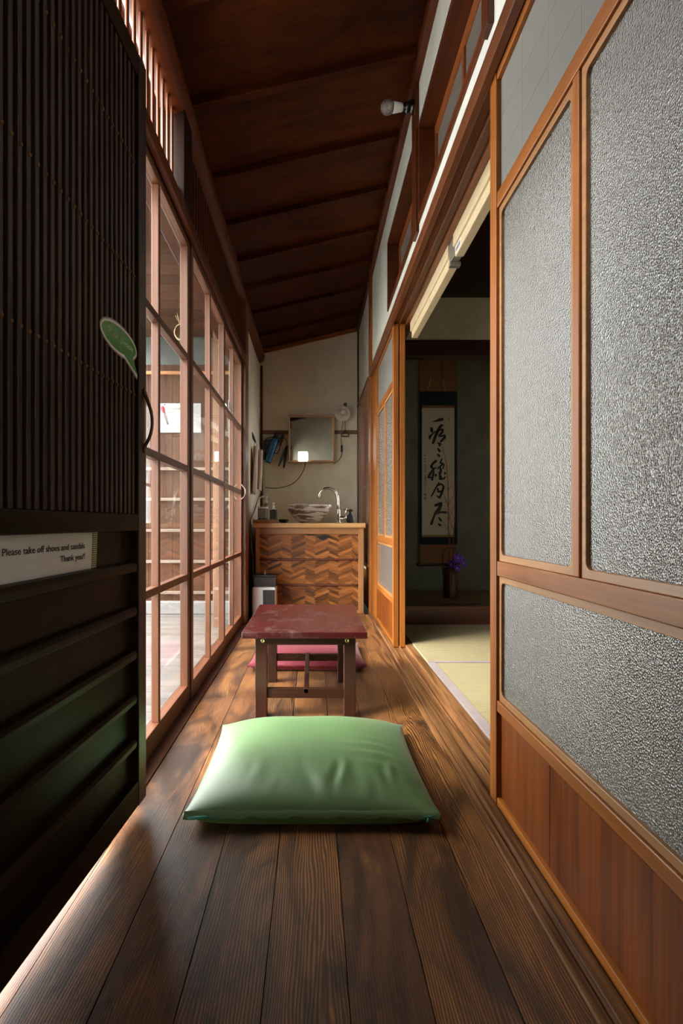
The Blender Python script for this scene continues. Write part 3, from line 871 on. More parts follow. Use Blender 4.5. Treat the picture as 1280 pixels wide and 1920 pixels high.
# ---- floor cushions
def cushion(name, label, cx, cy, hw, hd, zs, top, mats, wrinkle, seed, zipper=True):
    rnd = random.Random(seed)
    t = thing(name, label, 'floor cushion', (cx, cy, 0), group=None)
    n = 72
    def outline(s_, v):
        x = hw * s_ * (1 - .030 * (1 - v * v) ** 1.0 * abs(s_) ** 3)
        y = hd * v * (1 - .020 * (1 - s_ * s_) * abs(v) ** 3)
        pinch = (abs(s_) * abs(v)) ** 8
        return x * (1 + .015 * pinch), y * (1 + .015 * pinch)
    def f(a): return max(0.0, 1 - abs(a) ** 3.2) ** .62
    waves = [(-.45 + 1.35 * q / 15 + rnd.uniform(-.03, .03), rnd.uniform(26, 44), rnd.uniform(0, 6), rnd.uniform(.5, 1.1) * (.45 if q < 5 else 1)) for q in range(16)]
    def wr(s_, v):
        w = 0
        for c, k, ph, a in waves:
            w += a * math.sin(k * (s_ - c) + ph + 2 * math.sin(v * 7 + c * 9)) * math.exp(-((s_ - c) / .075) ** 2) * math.exp(-((v + .74 + .12 * math.sin(c * 17)) / .15) ** 2)
        w += .8 * math.sin(34 * v + 3 * s_) * math.exp(-((s_ - .55) / .22) ** 2) * math.exp(-((v + .30) / .28) ** 2)
        w += .5 * math.sin(9 * s_ + 4 * v + seed) * .6
        return w * wrinkle
    vt = []; vb = []
    for j in range(n + 1):
        v = -1 + 2 * j / n; v = math.sin(v * math.pi / 2) * .35 + v * .65
        for i in range(n + 1):
            u = -1 + 2 * i / n; u = math.sin(u * math.pi / 2) * .35 + u * .65
            x, y = outline(u, v); e = f(u) * f(v)
            vt.append((cx + x, cy + y, zs + top * e + wr(u, v) * min(1, e * 2)))
            eb = min(1.0, 2.6 * e)
            vb.append((cx + x, cy + y, zs - (zs - .0015) * (eb * (2 - eb))))
    fs = []
    for j in range(n):
        for i in range(n):
            a = j * (n + 1) + i
            fs.append((a, a + 1, a + n + 2, a + n + 1))
    MB().add(vt, fs, 0, True).build('cushion_top', mats[0], t)
    und = MB().add(vb, [q[::-1] for q in fs], 0, True).build('cushion_underside', mats[1], t)
    # flap of cloth that covers the zip along the front seam
    mb = MB(); top_e = []; low_e = []
    for i in range(61):
        u = -.985 + 1.97 * i / 60
        x, y = outline(u, -1)
        dz = .0035 * math.sin(i * .9 + seed) * math.sin(i * .31)
        top_e.append((cx + x, cy + y + .004, zs + .0075)); low_e.append((cx + x, cy + y - .010, zs - .004 + dz))
    k = len(top_e)
    vs_ = top_e + low_e + [(p[0], p[1] + .002, p[2] - .002) for p in top_e] + [(p[0], p[1] + .002, p[2] - .001) for p in low_e]
    fs = []
    for i in range(k - 1):
        fs += [(i, i + 1, k + i + 1, k + i), (2 * k + i, 3 * k + i, 3 * k + i + 1, 2 * k + i + 1), (k + i, k + i + 1, 3 * k + i + 1, 3 * k + i)]
    mb.add(vs_, fs, 0, True).build('seam_flap', mats[0], t)
    if zipper:
        zm = plain('teal_zip', (.01, .20, .13), .5)
        x0, y0 = outline(-.96, -1); x1, y1 = outline(-.70, -1)
        MB().tube([(cx + x0, cy + y0 - .006, zs - .004), (cx + (x0 + x1) / 2, cy + (y0 + y1) / 2 - .006, zs - .002), (cx + x1, cy + y1 - .004, zs - .005)], .0035, 8).build('zip', zm, und)
        x0, y0 = outline(.90, -1)
        mb = MB()
        for q in range(6): mb.tube([(cx + x0, cy + y0 - .008, zs), (cx + x0 + rnd.uniform(-.014, .014), cy + y0 - .014, zs + rnd.uniform(-.010, .006))], .0012, 5)
        mb.build('zip_end_threads', zm, und)
    return t
GRN = fabric('green_satin_cotton', (.072, .150, .042), (.100, .200, .062), .08, .52, .85, .45)
GRN2 = fabric('green_satin_cotton_underside', (.058, .100, .022), (.078, .13, .032), .05, .6, .3)
RED = fabric('crimson_cotton', (.11, .008, .016), (.165, .014, .026), .1, .45, .5)
RED2 = fabric('crimson_cotton_underside', (.18, .02, .015), (.24, .035, .022), .3, .5, .4)
cushion('green_floor_cushion', 'large green satin floor cushion lying in front of the low table', -.003, 1.462, .283, .265, .0335, .073, (GRN, GRN2), .0026, 3)
cushion('red_floor_cushion', 'crimson floor cushion lying behind the low table', -.027, 2.705, .270, .235, .028, .048, (RED, RED2), .0012, 8, zipper=False)

# ---- low table
m, t, b = nt('worn_red_lacquer_top')
tc = N(t, 'ShaderNodeTexCoord')
wear = noise(t, scaled(t, tc.outputs['Object'], (7, 4, 7)), 1, 6, .65, 1.4)
sp = noise(t, tc.outputs['Object'], 90, 4, .7)
c = ramp(t, wear, [(.28, (.085, .007, .007)), (.45, (.045, .006, .006)), (.60, (.052, .014, .012)), (.74, (.12, .070, .062))])
c = mixc(t, ramp(t, sp, [(.66, 0.0), (.74, .45)]), c, (.42, .33, .30))
t.links.new(c, b.inputs['Base Color'])
t.links.new(ramp(t, wear, [(.35, .13), (.5, .20), (.65, .42)]), b.inputs['Roughness'])
b.inputs['Specular IOR Level'].default_value = .5
bump(t, b, sp, .05, .001)
LACQ = m
TB = thing('low_table', 'low red-lacquered wooden table with a worn top standing on the floorboards', 'low table', (-.030, 2.17, 0))
MB().box(-.246, .186, 1.855, 2.485, .281, .304).build('tabletop', LACQ, TB, bevel=.003)
for x0, x1, y0, y1 in ((-.202, -.161, 1.885, 1.925), (.107, .148, 1.885, 1.925), (-.193, -.155, 2.300, 2.345), (.104, .132, 2.300, 2.345)):
    MB().box(x0, x1, y0, y1, 0, .258).build('leg', TABLEW('Z'), TB, bevel=.002)
APR = MB().box(-.202, .148, 1.882, 1.905, .254, .281).build('front_apron', TABLEW('X'), TB, bevel=.002)
MB().box(-.193, .132, 2.322, 2.345, .254, .281).build('rear_apron', TABLEW('X'), TB, bevel=.002)
for x0, x1 in ((-.200, -.178), (.112, .134)): MB().box(x0, x1, 1.905, 2.322, .254, .281).build('side_apron', TABLEW('Y'), TB, bevel=.002)
MB().box(-.161, .107, 1.892, 1.915, .066, .099).build('front_stretcher', TABLEW('X'), TB, bevel=.002)
MB().box(-.155, .104, 2.312, 2.335, .088, .117).build('rear_stretcher', TABLEW('X'), TB, bevel=.002)
MB().hexa([(-.033, 1.892, .082), (-.016, 1.892, .082), (-.016, 2.335, .098), (-.033, 2.335, .098), (-.033, 1.892, .100), (-.016, 1.892, .100), (-.016, 2.335, .119), (-.033, 2.335, .119)]).build('centre_stretcher', TABLEW('Y'), TB, bevel=.002)
for x in (-.175, .118):
    MB().lathe((x, 1.882, .270), [(.0075, 0), (.0075, .0025), (.0045, .0035), (.0040, .0012), (.001, .001)], 14, axis=(0, -1, 0)).build('bolt', BRASS, APR)

# ---- washstand cabinet with its woven bamboo front
CY = 4.06
CB = thing('washstand_cabinet', 'honey-coloured washstand cabinet with a woven bamboo front', 'cabinet', (-.03, 4.5, 0))
for x0, x1 in ((-.432, -.402), (.338, .378)):
    MB().box(x0, x1, CY - .01, CY + .04, 0, .640).build('front_post', CABW('Z'), CB, bevel=.003)
MB().box(-.402, .338, CY - .006, CY + .03, .594, .640).build('top_rail', CABW('X'), CB, bevel=.002)
MB().box(-.402, .338, CY - .006, CY + .03, .0, .020).build('bottom_rail', CABW('X'), CB, bevel=.002)
for x0, x1 in ((-.432, -.415), (.360, .378)): MB().box(x0, x1, CY + .04, 5.10, 0, .640).build('side_panel', CABW('Y'), CB)
MB().box(-.402, .338, CY + .022, CY + .028, .0, .600).build('backing', DARKVOID, CB)
mb = MB(); cw = .0885; pitch = .0225; rnd = random.Random(5)
ncol = 9; x00 = -.402 - .02
for cidx in range(ncol):
    xa = x00 + cidx * cw; xb = xa + cw; sgn = 1 if cidx % 2 else -1
    for r_ in range(-3, 32):
        zc = r_ * pitch + (pitch * .5 if cidx % 2 else 0)
        rise = .036 * sgn
        e = .014 + rnd.uniform(-.004, .004)
        z0 = zc - rise / 2; z1 = zc + rise / 2; hh = pitch * .49
        yy = CY + .012 - .0012 * (cidx % 2) - .0015 * rnd.random()
        pts = [(xa - e, z0 - e * rise / cw * 1), (xa, z0 - hh), (xb, z1 - hh), (xb + e, z1 + e * rise / cw), (xb, z1 + hh), (xa, z0 + hh)]
        pts = [(min(max(x, -.402), .338), min(max(z, .018), .596)) for x, z in pts]
        if max(p[1] for p in pts) - min(p[1] for p in pts) < .004 or max(p[0] for p in pts) - min(p[0] for p in pts) < .004: continue
        mb.extrude([(x, yy, z) for x, z in pts], (0, .0012, 0))
WP = mb.build('woven_panel', BAMBOO, CB)
tear = [(.024, .577), (.044, .560), (.072, .549), (.092, .553), (.104, .568), (.142, .560), (.116, .577), (.088, .588), (.058, .580)]
slit = [(-.070, .592), (-.035, .583), (.004, .588), (.030, .593)]
MB().extrude([(x, CY + .0035, z) for x, z in tear], (0, .003, 0)).extrude([(x, CY + .0035, z) for x, z in slit], (0, .003, 0)).build('torn_hole_shade', DARKVOID, WP)  # dark flat pieces on the weave stand in for the shade inside the tear
for z in (.404, .212):
    pts = [(-.402 + .074 * i, CY - .002, z) for i in range(11)]
    mb = MB().tube(pts, .0075, 10)
    for i in (2, 6, 9): mb.lathe((-.402 + .080 * i, CY - .002, z), [(.0075, -.005), (.0095, 0), (.0075, .005)], 10, axis=(1, 0, 0))
    mb.build('bamboo_rod', wood('purple_brown_bamboo', (.07, .020, .014), (.16, .055, .036), 'X', .35), CB)
CT = MB().box(-.446, .390, 4.03, 5.095, .642, .677).build('countertop', wood('pale_honey_top', (.34, .17, .055), (.58, .36, .15), 'X', .35), bevel=.003)
tag(CT, 'pale honey wooden slab top lying on the washstand cabinet', 'countertop')

# ---- basin
m, t, b = nt('brush_glazed_stoneware')
tc = N(t, 'ShaderNodeTexCoord')
s1 = noise(t, scaled(t, tc.outputs['Object'], (7, 7, 46)), 1, 3, .5, .6)
s2 = noise(t, scaled(t, tc.outputs['Object'], (20, 20, 120)), 1, 3)
cc = ramp(t, s2, [(.3, (.16, .085, .055)), (.7, (.26, .15, .10))])
t.links.new(mixc(t, ramp(t, s1, [(.45, 0.0), (.51, .92)]), cc, (.74, .69, .63)), b.inputs['Base Color'])
b.inputs['Roughness'].default_value = .28
WB = MB().lathe((-.038, 4.55, .677), [(.070, 0), (.078, .004), (.115, .030), (.155, .075), (.182, .120), (.196, .152), (.190, .154), (.176, .122), (.140, .070), (.10, .035), (.03, .022)], 48).build('wash_basin', m)
tag(WB, 'brown stoneware bowl basin with white brush strokes on the countertop', 'wash basin')

# ---- faucet
FC = thing('faucet', 'chrome gooseneck faucet to the right of the bowl basin', 'faucet', (.213, 4.6, .677))
MB().lathe((.213, 4.6, .677), [(.024, 0), (.024, .006), (.017, .010), (.0165, .10), (.013, .112), (.012, .12)], 20).build('body', CHROME, FC)
arc = [(.213, 4.6, .79), (.210, 4.6, .84), (.207, 4.6, .885)]
for a in range(0, 171, 10):
    th = math.radians(a); arc.append((.126 + .080 * math.cos(th), 4.6, .892 + .080 * math.sin(th)))
arc.append((.045, 4.6, .890))
MB().tube(arc, .0115, 14).build('spout', CHROME, FC)
MB().lathe((.228, 4.6, .722), [(.014, 0), (.014, .035), (.018, .036), (.018, .050), (.010, .053)], 16, axis=(1, 0, 0)).build('valve', CHROME, FC)
MB().tube([(.272, 4.6, .738), (.274, 4.6, .77), (.280, 4.6, .806)], [.005, .005, .007], 10).build('lever_handle', CHROME, FC)

# ---- bottles and small things on the counter
tr_m = wood('tray_wood', (.34, .17, .065), (.52, .30, .13), 'X', .5)
TY = thing('wooden_tray', 'small wooden tray at the left of the countertop holding the bottles', 'tray', (-.37, 4.26, .677))
MB().box(-.462, -.275, 4.19, 4.34, .677, .684).build('tray_base', tr_m, TY)
MB().box(-.462, -.275, 4.185, 4.195, .677, .704).box(-.462, -.275, 4.335, 4.345, .677, .704).box(-.467, -.457, 4.185, 4.345, .677, .704).box(-.280, -.270, 4.185, 4.345, .677, .704).build('tray_rim', tr_m, TY, bevel=.002)
CLRPL = plain('clear_plastic', (.75, .75, .76), .12, trans=.85, noise_amt=.02)
PB = thing('pump_bottle', 'tall clear pump bottle standing behind the lidded jar', 'bottle', (-.375, 4.305, .684))
MB().lathe((-.375, 4.305, .684), [(.026, 0), (.028, .005), (.028, .125), (.022, .14), (.012, .145)], 24).build('bottle_body', CLRPL, PB)
MB().lathe((-.375, 4.305, .829), [(.015, 0), (.015, .030), (.007, .032), (.007, .050), (.016, .052), (.016, .062), (.010, .066)], 16).tube([(-.375, 4.305, .889), (-.408, 4.29, .886), (-.416, 4.285, .876)], [.008, .006, .005], 8).build('pump_head', plain('translucent_pump', (.62, .60, .58), .3), PB)
JR = thing('glass_jar', 'lidded clear glass jar at the front left of the tray', 'jar', (-.395, 4.238, .684))
MB().lathe((-.395, 4.238, .684), [(.036, 0), (.040, .004), (.040, .098), (.037, .104)], 28).build('jar_body', CLRPL, JR)
MB().lathe((-.395, 4.238, .788), [(.041, 0), (.042, .003), (.042, .013), (.038, .017), (.02, .018)], 28).build('jar_lid', plain('brushed_tin', (.62, .61, .59), .3, .9), JR)
mb = MB(); rnd = random.Random(3)
for q in range(14):
    a = rnd.random() * 6.28; r_ = rnd.random() * .026
    mb.lathe((-.395 + r_ * math.cos(a), 4.238 + r_ * math.sin(a), .690 + rnd.random() * .02), [(.002, 0), (.0075, .004), (.0075, .008), (.002, .012)], 8)
mb.build('cotton_balls', WHITE, JR)['kind'] = 'stuff'
SD = thing('soap_dispenser', 'square dark green soap dispenser with a chrome pump', 'soap dispenser', (-.312, 4.25, .684))
MB().box(-.340, -.284, 4.222, 4.278, .684, .781).build('dispenser_body', plain('dark_green_glass', (.012, .030, .014), .1), SD, bevel=.006)
MB().lathe((-.312, 4.25, .781), [(.014, 0), (.014, .010), (.008, .012), (.008, .045), (.010, .047), (.010, .056), (.004, .058)], 16).tube([(-.312, 4.25, .832), (-.312, 4.215, .832), (-.312, 4.207, .824)], .005, 8).build('pump', CHROME, SD)
DD = MB().lathe((-.235, 4.30, .677), [(.020, 0), (.030, .006), (.042, .024), (.045, .030), (.042, .030), (.028, .010), (.01, .006)], 24).build('dark_dish', plain('dark_blue_glaze', (.012, .018, .022), .18))
tag(DD, 'small dark round dish between the tray and the bowl basin', 'dish')
VS = thing('bud_vase', 'small dark vase with dried leaves right of the faucet', 'vase', (.325, 4.72, .677))
MB().lathe((.325, 4.72, .677), [(.022, 0), (.034, .012), (.038, .035), (.030, .060), (.014, .078), (.012, .095), (.016, .10)], 20).build('vase_body', plain('charcoal_clay', (.035, .036, .040), .5), VS)
mb = MB(); rnd = random.Random(9)
for q in range(8):
    a = rnd.uniform(0, 6.28); l = rnd.uniform(.03, .075)
    d = Vector((math.cos(a), math.sin(a) * .5, rnd.uniform(-.1, .6)))
    p0 = Vector((.325, 4.72, .775)); mb.tube([p0, p0 + d * l * .5 + Vector((0, 0, .010)), p0 + d * l], [.003, .008, .001], 6, squash=(1, 1, .6))
mb.build('dried_leaves', plain('dried_leaf', (.10, .045, .03), .7), VS)

# ---- back wall: peg rail, mirror, lamp, hair tools, cords
PGR = MB().box(-.478, .416, 5.100, 5.120, 1.518, 1.552).build('peg_rail', wood('reddish_peg_rail', (.12, .042, .018), (.24, .095, .042), 'X', .45), bevel=.002)
tag(PGR, 'reddish wooden strip running across the end wall behind the mirror', 'rail')
MR = thing('wall_mirror', 'square mirror in a deep pine box frame on the end wall', 'mirror', (-.017, 5.08, 1.24))
ox0, ox1, oz0, oz1 = -.230, .196, 1.243, 1.680
MB().box(ox0, ox1, 5.018, 5.10, oz1 - .018, oz1).build('frame_top', PINE('X'), MR, bevel=.0015)
MB().box(ox0, ox1, 5.018, 5.10, oz0, oz0 + .016).build('frame_bottom', PINE('X'), MR, bevel=.0015)
for x0, x1 in ((ox0, ox0 + .014), (ox1 - .014, ox1)): MB().box(x0, x1, 5.018, 5.10, oz0 + .016, oz1 - .018).build('frame_side', PINE('Z'), MR, bevel=.0015)
MB().hexa([(ox0 + .014, 5.052, oz0 + .016), (ox1 - .014, 5.052, oz0 + .016), (ox1 - .014, 5.058, oz0 + .016), (ox0 + .014, 5.058, oz0 + .016),
           (ox0 + .014, 5.0366, oz1 - .018), (ox1 - .014, 5.0366, oz1 - .018), (ox1 - .014, 5.0426, oz1 - .018), (ox0 + .014, 5.0426, oz1 - .018)]).build('mirror_glass', plain('silvered_glass', (.80, .82, .78), .015, 1.0, noise_amt=0.01), MR)
SL = thing('square_night_light', 'small glowing square white light on the lower edge of the mirror', 'night light', (-.094, 5.0, 1.25))
MB().box(-.140, -.050, 5.000, 5.017, 1.248, 1.338).build('light_panel', emitter('lit_panel', (.93, 1.0, .93), 5.0), SL, bevel=.008)
MB().tube(smooth_path([(-.072, 5.010, 1.25), (-.080, 5.06, 1.20), (-.125, 5.10, 1.115), (-.20, 5.105, 1.045), (-.30, 5.105, 1.012), (-.38, 5.105, 1.005), (-.455, 5.095, 1.012)], 8), .0035, 6).build('cord', plain('brown_cord', (.06, .04, .028), .6), SL)

LP = thing('clip_lamp', 'white bell-shaded clip lamp beside the top right of the mirror', 'lamp', (.285, 5.05, 1.76))
la = Vector((-.22, -.80, -.55)).normalized(); lc = Vector((.288, 5.06, 1.735))
SHADE = plain('white_enamel_shade', (.70, .64, .60), .35, noise_amt=.03)
MB().lathe(lc, [(.022, 0), (.035, .008), (.058, .035), (.070, .070), (.074, .092), (.0715, .092), (.067, .070), (.055, .037), (.032, .012), (.012, .006)], 32, axis=la).build('lamp_shade', SHADE, LP)
MB().lathe(lc + la * .012, [(.012, 0), (.014, .012), (.024, .030), (.029, .045), (.026, .060), (.014, .070), (.002, .073)], 20, axis=la).build('bulb', plain('pearl_bulb', (.62, .60, .58), .2), LP)
MB().lathe(lc, [(.020, 0), (.020, -.030), (.012, -.038)], 16, axis=la).tube([lc - la * .030, lc + Vector((.01, .035, .045)), lc + Vector((.012, .055, .06))], .006, 8).box(.288, .316, 5.095, 5.119, 1.765, 1.81).build('clip', plain('bronze_clip', (.11, .085, .04), .35, .6), LP)
MB().tube(smooth_path([(.288, 5.09, 1.70), (.268, 5.10, 1.55), (.262, 5.102, 1.46), (.268, 5.102, 1.41)], 6), .0028, 6).tube(smooth_path([(.268, 5.102, 1.345), (.258, 5.105, 1.30), (.228, 5.11, 1.26), (.19, 5.112, 1.235)], 6), .0028, 6).build('cord', plain('grey_cord', (.16, .13, .11), .6), LP)
MB().box(.259, .277, 5.093, 5.110, 1.345, 1.412).build('cord_switch', BLACK, LP, bevel=.005)
HG = thing('triangle_hanger', 'black triangular pull hanging below the clip lamp', 'hanger', (.300, 5.07, 1.49))
tri = [(.300, 5.075, 1.553), (.318, 5.075, 1.528), (.336, 5.075, 1.502), (.332, 5.075, 1.492), (.300, 5.075, 1.489), (.268, 5.075, 1.492), (.264, 5.075, 1.502), (.282, 5.075, 1.528)]
MB().tube(tri, .0055, 8, closed=True).build('triangle_ring', BLACK, HG)
MB().tube([(.300, 5.075, 1.553), (.300, 5.078, 1.62), (.297, 5.082, 1.675)], .003, 6).build('strap', BLACK, HG)

HD = thing('hair_dryer', 'blue and black hair dryer hanging from the rail left of the mirror', 'hair dryer', (-.36, 5.04, 1.40))
a0 = Vector((-.352, 5.045, 1.465)); a1 = Vector((-.425, 5.040, 1.240)); ad = (a1 - a0).normalized(); L = (a1 - a0).length
MB().lathe(a0, [(.026, 0), (.033, .015), (.036, .06), (.034, .12), (.030, L - .01), (.030, L), (.025, L), (.025, L - .03)], 24, axis=ad).build('barrel', plain('metallic_blue', (.010, .11, .24), .25, .3), HD)
MB().lathe(a0 - ad * .055, [(.020, 0), (.024, .01), (.027, .055)], 20, axis=ad).build('nozzle', BLACK, HD)
MB().tube(smooth_path([a0 + ad * .05, a0 + ad * .06 + Vector((-.06, .01, -.01)), a0 + ad * .07 + Vector((-.085, .02, -.06)), a0 + ad * .10 + Vector((-.075, .02, -.10))], 5), [.018] * 16, 12).build('handle', BLACK, HD)
mb = MB(); rnd = random.Random(21)
for q in range(5):
    pts = []
    for i in range(20):
        a = 2 * math.pi * i / 20
        pts.append((-.44 + .010 * q + (.030 + .004 * q) * math.cos(a) + rnd.uniform(-.004, .004), 5.085 - .010 * q, 1.395 - .004 * q + .065 * math.sin(a) * (1 + .05 * q)))
    mb.tube(pts, .0035, 6, closed=True)
mb.tube(smooth_path([(-.47, 5.09, 1.44), (-.42, 5.07, 1.475), (-.35, 5.07, 1.49), (-.30, 5.08, 1.52)], 6), .0035, 6)
mb.build('coiled_cord', plain('dark_cable', (.05, .04, .04), .5), HD)
HI = thing('hair_iron', 'black two-pronged hair iron hanging beside the left edge of the mirror', 'hair iron', (-.26, 5.05, 1.36))
for p0, p1, nm in (((-.246, 5.050, 1.395), (-.322, 5.045, 1.205), 'left_arm'), ((-.244, 5.055, 1.400), (-.276, 5.050, 1.190), 'right_arm')):
    MB().tube([p0, Vector(p0).lerp(Vector(p1), .3), Vector(p0).lerp(Vector(p1), .7), p1], [.010, .013, .012, .007], 10).build('prong', BLACK, HI)
mb = MB().tube(smooth_path([(-.246, 5.05, 1.40), (-.250, 5.06, 1.45), (-.278, 5.07, 1.48), (-.288, 5.08, 1.53)], 6), .004, 6)
mb.tube(smooth_path([(-.28, 5.08, 1.50), (-.30, 5.06, 1.44), (-.315, 5.06, 1.37), (-.335, 5.065, 1.33), (-.36, 5.07, 1.34), (-.345, 5.07, 1.40), (-.31, 5.07, 1.46), (-.285, 5.08, 1.51)], 6), .004, 6)
mb.tube(smooth_path([(-.292, 5.098, 1.535), (-.292, 5.075, 1.53), (-.290, 5.07, 1.515), (-.286, 5.08, 1.505)], 5), .0025, 6)
mb.build('cord', BLACK, HI)
BG = MB().hexa([(-.330, 5.085, 1.405), (-.300, 5.085, 1.405), (-.300, 5.098, 1.405), (-.330, 5.098, 1.405), (-.300, 5.080, 1.525), (-.262, 5.080, 1.525), (-.262, 5.098, 1.525), (-.300, 5.098, 1.525)]).build('hanging_pouch', plain('tan_cloth', (.30, .20, .11), .8), bevel=.004)
tag(BG, 'small tan pouch hanging from the rail behind the hair dryer', 'pouch')
BK2 = MB().tube(smooth_path([(-.488, 5.085, 1.015), (-.487, 5.06, .97), (-.482, 4.7, .88), (-.482, 4.45, .78), (-.470, 4.06, .70), (-.462, 4.02, .64), (-.458, 4.02, .50), (-.450, 4.03, .42), (-.447, 4.03, .34), (-.446, 4.00, .24)], 8), .0045, 6).build('power_cord', BLACK)
tag(BK2, 'black power cord dropping past the left edge of the countertop', 'cord')

def towel(name, y0, y1, x, z0, z1, label, col, th):
    t = thing(name, label, 'towel', (x, (y0 + y1) / 2, z0), group='towels on the left wall')
    vs_ = []; fs = []; nu, nv = 12, 16
    for j in range(nv + 1):
        v = j / nv
        wv = (1 - .55 * v ** 3)
        for i in range(nu + 1):
            u = i / nu
            y = (y0 + y1) / 2 + (u - .5) * (y1 - y0) * wv
            vs_.append((x + .008 * math.sin(u * 9 + 2 * v) * (.4 + v) + .012 * v, y, z0 + (z1 - z0) * v))
    for j in range(nv):
        for i in range(nu):
            a = j * (nu + 1) + i; fs.append((a, a + 1, a + nu + 2, a + nu + 1))
    o = MB().add(vs_, fs, 0, True).build('cloth', fabric(name + '_terry', tuple(c * .85 for c in col), col, .4, .9, .1), t)
    so = o.modifiers.new('thick', 'SOLIDIFY'); so.thickness = th; so.offset = 0
    return t
t1 = towel('hand_towel', 4.30, 4.50, -.484, .915, 1.300, 'plain hand towel hanging flat against the left wall', (.42, .32, .27), .008)
t2 = towel('face_towel', 4.52, 4.74, -.462, .960, 1.300, 'thicker cream face towel with a small embroidery, in front of the flat towel', (.56, .44, .36), .018)
mb = MB().box(-.4555, -.4495, 4.62, 4.66, 1.035, 1.045).box(-.4555, -.4495, 4.60, 4.64, 1.062, 1.070)
mb.build('embroidery', plain('olive_thread', (.22, .24, .08), .8), t2.children[0])
HK = thing('towel_hook', 'black towel hook clip on the left wall above the towels', 'hook', (-.495, 4.45, 1.36))
MB().tube([(-.499, 4.42, 1.42), (-.490, 4.44, 1.38), (-.478, 4.47, 1.345)], [.004, .011, .008], 8).build('clip', BLACK, HK)
MB().tube(smooth_path([(-.478, 4.47, 1.345), (-.486, 4.47, 1.325), (-.482, 4.50, 1.30), (-.472, 4.52, 1.305), (-.470, 4.50, 1.33), (-.478, 4.47, 1.345)], 5), .003, 6).build('ring', plain('grey_wire', (.3, .29, .28), .4, .6), HK)

# ---- reed blind on the right
BD = thing('reed_blind', 'brown woven reed blind hanging on the right wall before the washstand', 'blind', (.415, 4.58, 1.77))
mb = MB(); z = .372
while z < 1.765:
    mb.tube([(.4135, 4.080, z), (.4135, 5.06, z)], .0030, 6); z += .0090
mb.build('reeds', wood('brown_reed', (.13, .052, .026), (.30, .145, .080), 'Y', .5, .5), BD)
mb = MB()
rnd = random.Random(2)
for k in range(9):
    yy = 4.12 + k * .112
    pts = []; z = .366; s_ = 1
    while z < 1.77:
        pts.append((.4095, yy + s_ * .020, z)); s_ = -s_; z += .0148
    mb.tube(pts, .0013, 4)
mb.build('woven_thread', plain('dark_thread', (.05, .02, .012), .7), BD)['kind'] = 'stuff'
MB().box(.408, .424, 4.075, 5.065, 1.765, 1.780).build('top_bar', AMBER('Y'), BD, bevel=.002)
MB().box(.408, .426, 4.075, 5.065, .345, .368).build('bottom_bar', AMBER('Y'), BD, bevel=.002)

# ---- heater by the cabinet
HT = thing('fan_heater', 'small white appliance with black grille and smoky tank beside the cabinet', 'heater', (-.335, 3.86, 0))
MB().box(-.430, -.262, 3.790, 3.95, .0, .228).build('body', WHITE, HT, bevel=.014, seg=3)
MB().box(-.352, -.270, 3.782, 3.792, .02, .208).build('grille_panel', BLACK, HT, bevel=.003)
mb = MB()
for i in range(15): mb.box(-.348, -.274, 3.777, 3.783, .028 + i * .012, .0335 + i * .012)
mb.build('grille_slats', plain('charcoal_plastic', (.03, .03, .032), .35), HT)
MB().box(-.422, -.260, 3.800, 3.945, .228, .300).build('water_tank', plain('smoky_plastic', (.035, .034, .036), .12, spec=.8), HT, bevel=.008)
MB().box(-.426, -.257, 3.796, 3.95, .300, .310).build('tank_lid', BLACK, HT, bevel=.003)
MB().lathe((-.345, 3.87, .310), [(.010, 0), (.010, .012), (.006, .020), (.006, .030)], 12).build('knob', plain('grey_knob', (.25, .25, .26), .4), HT)

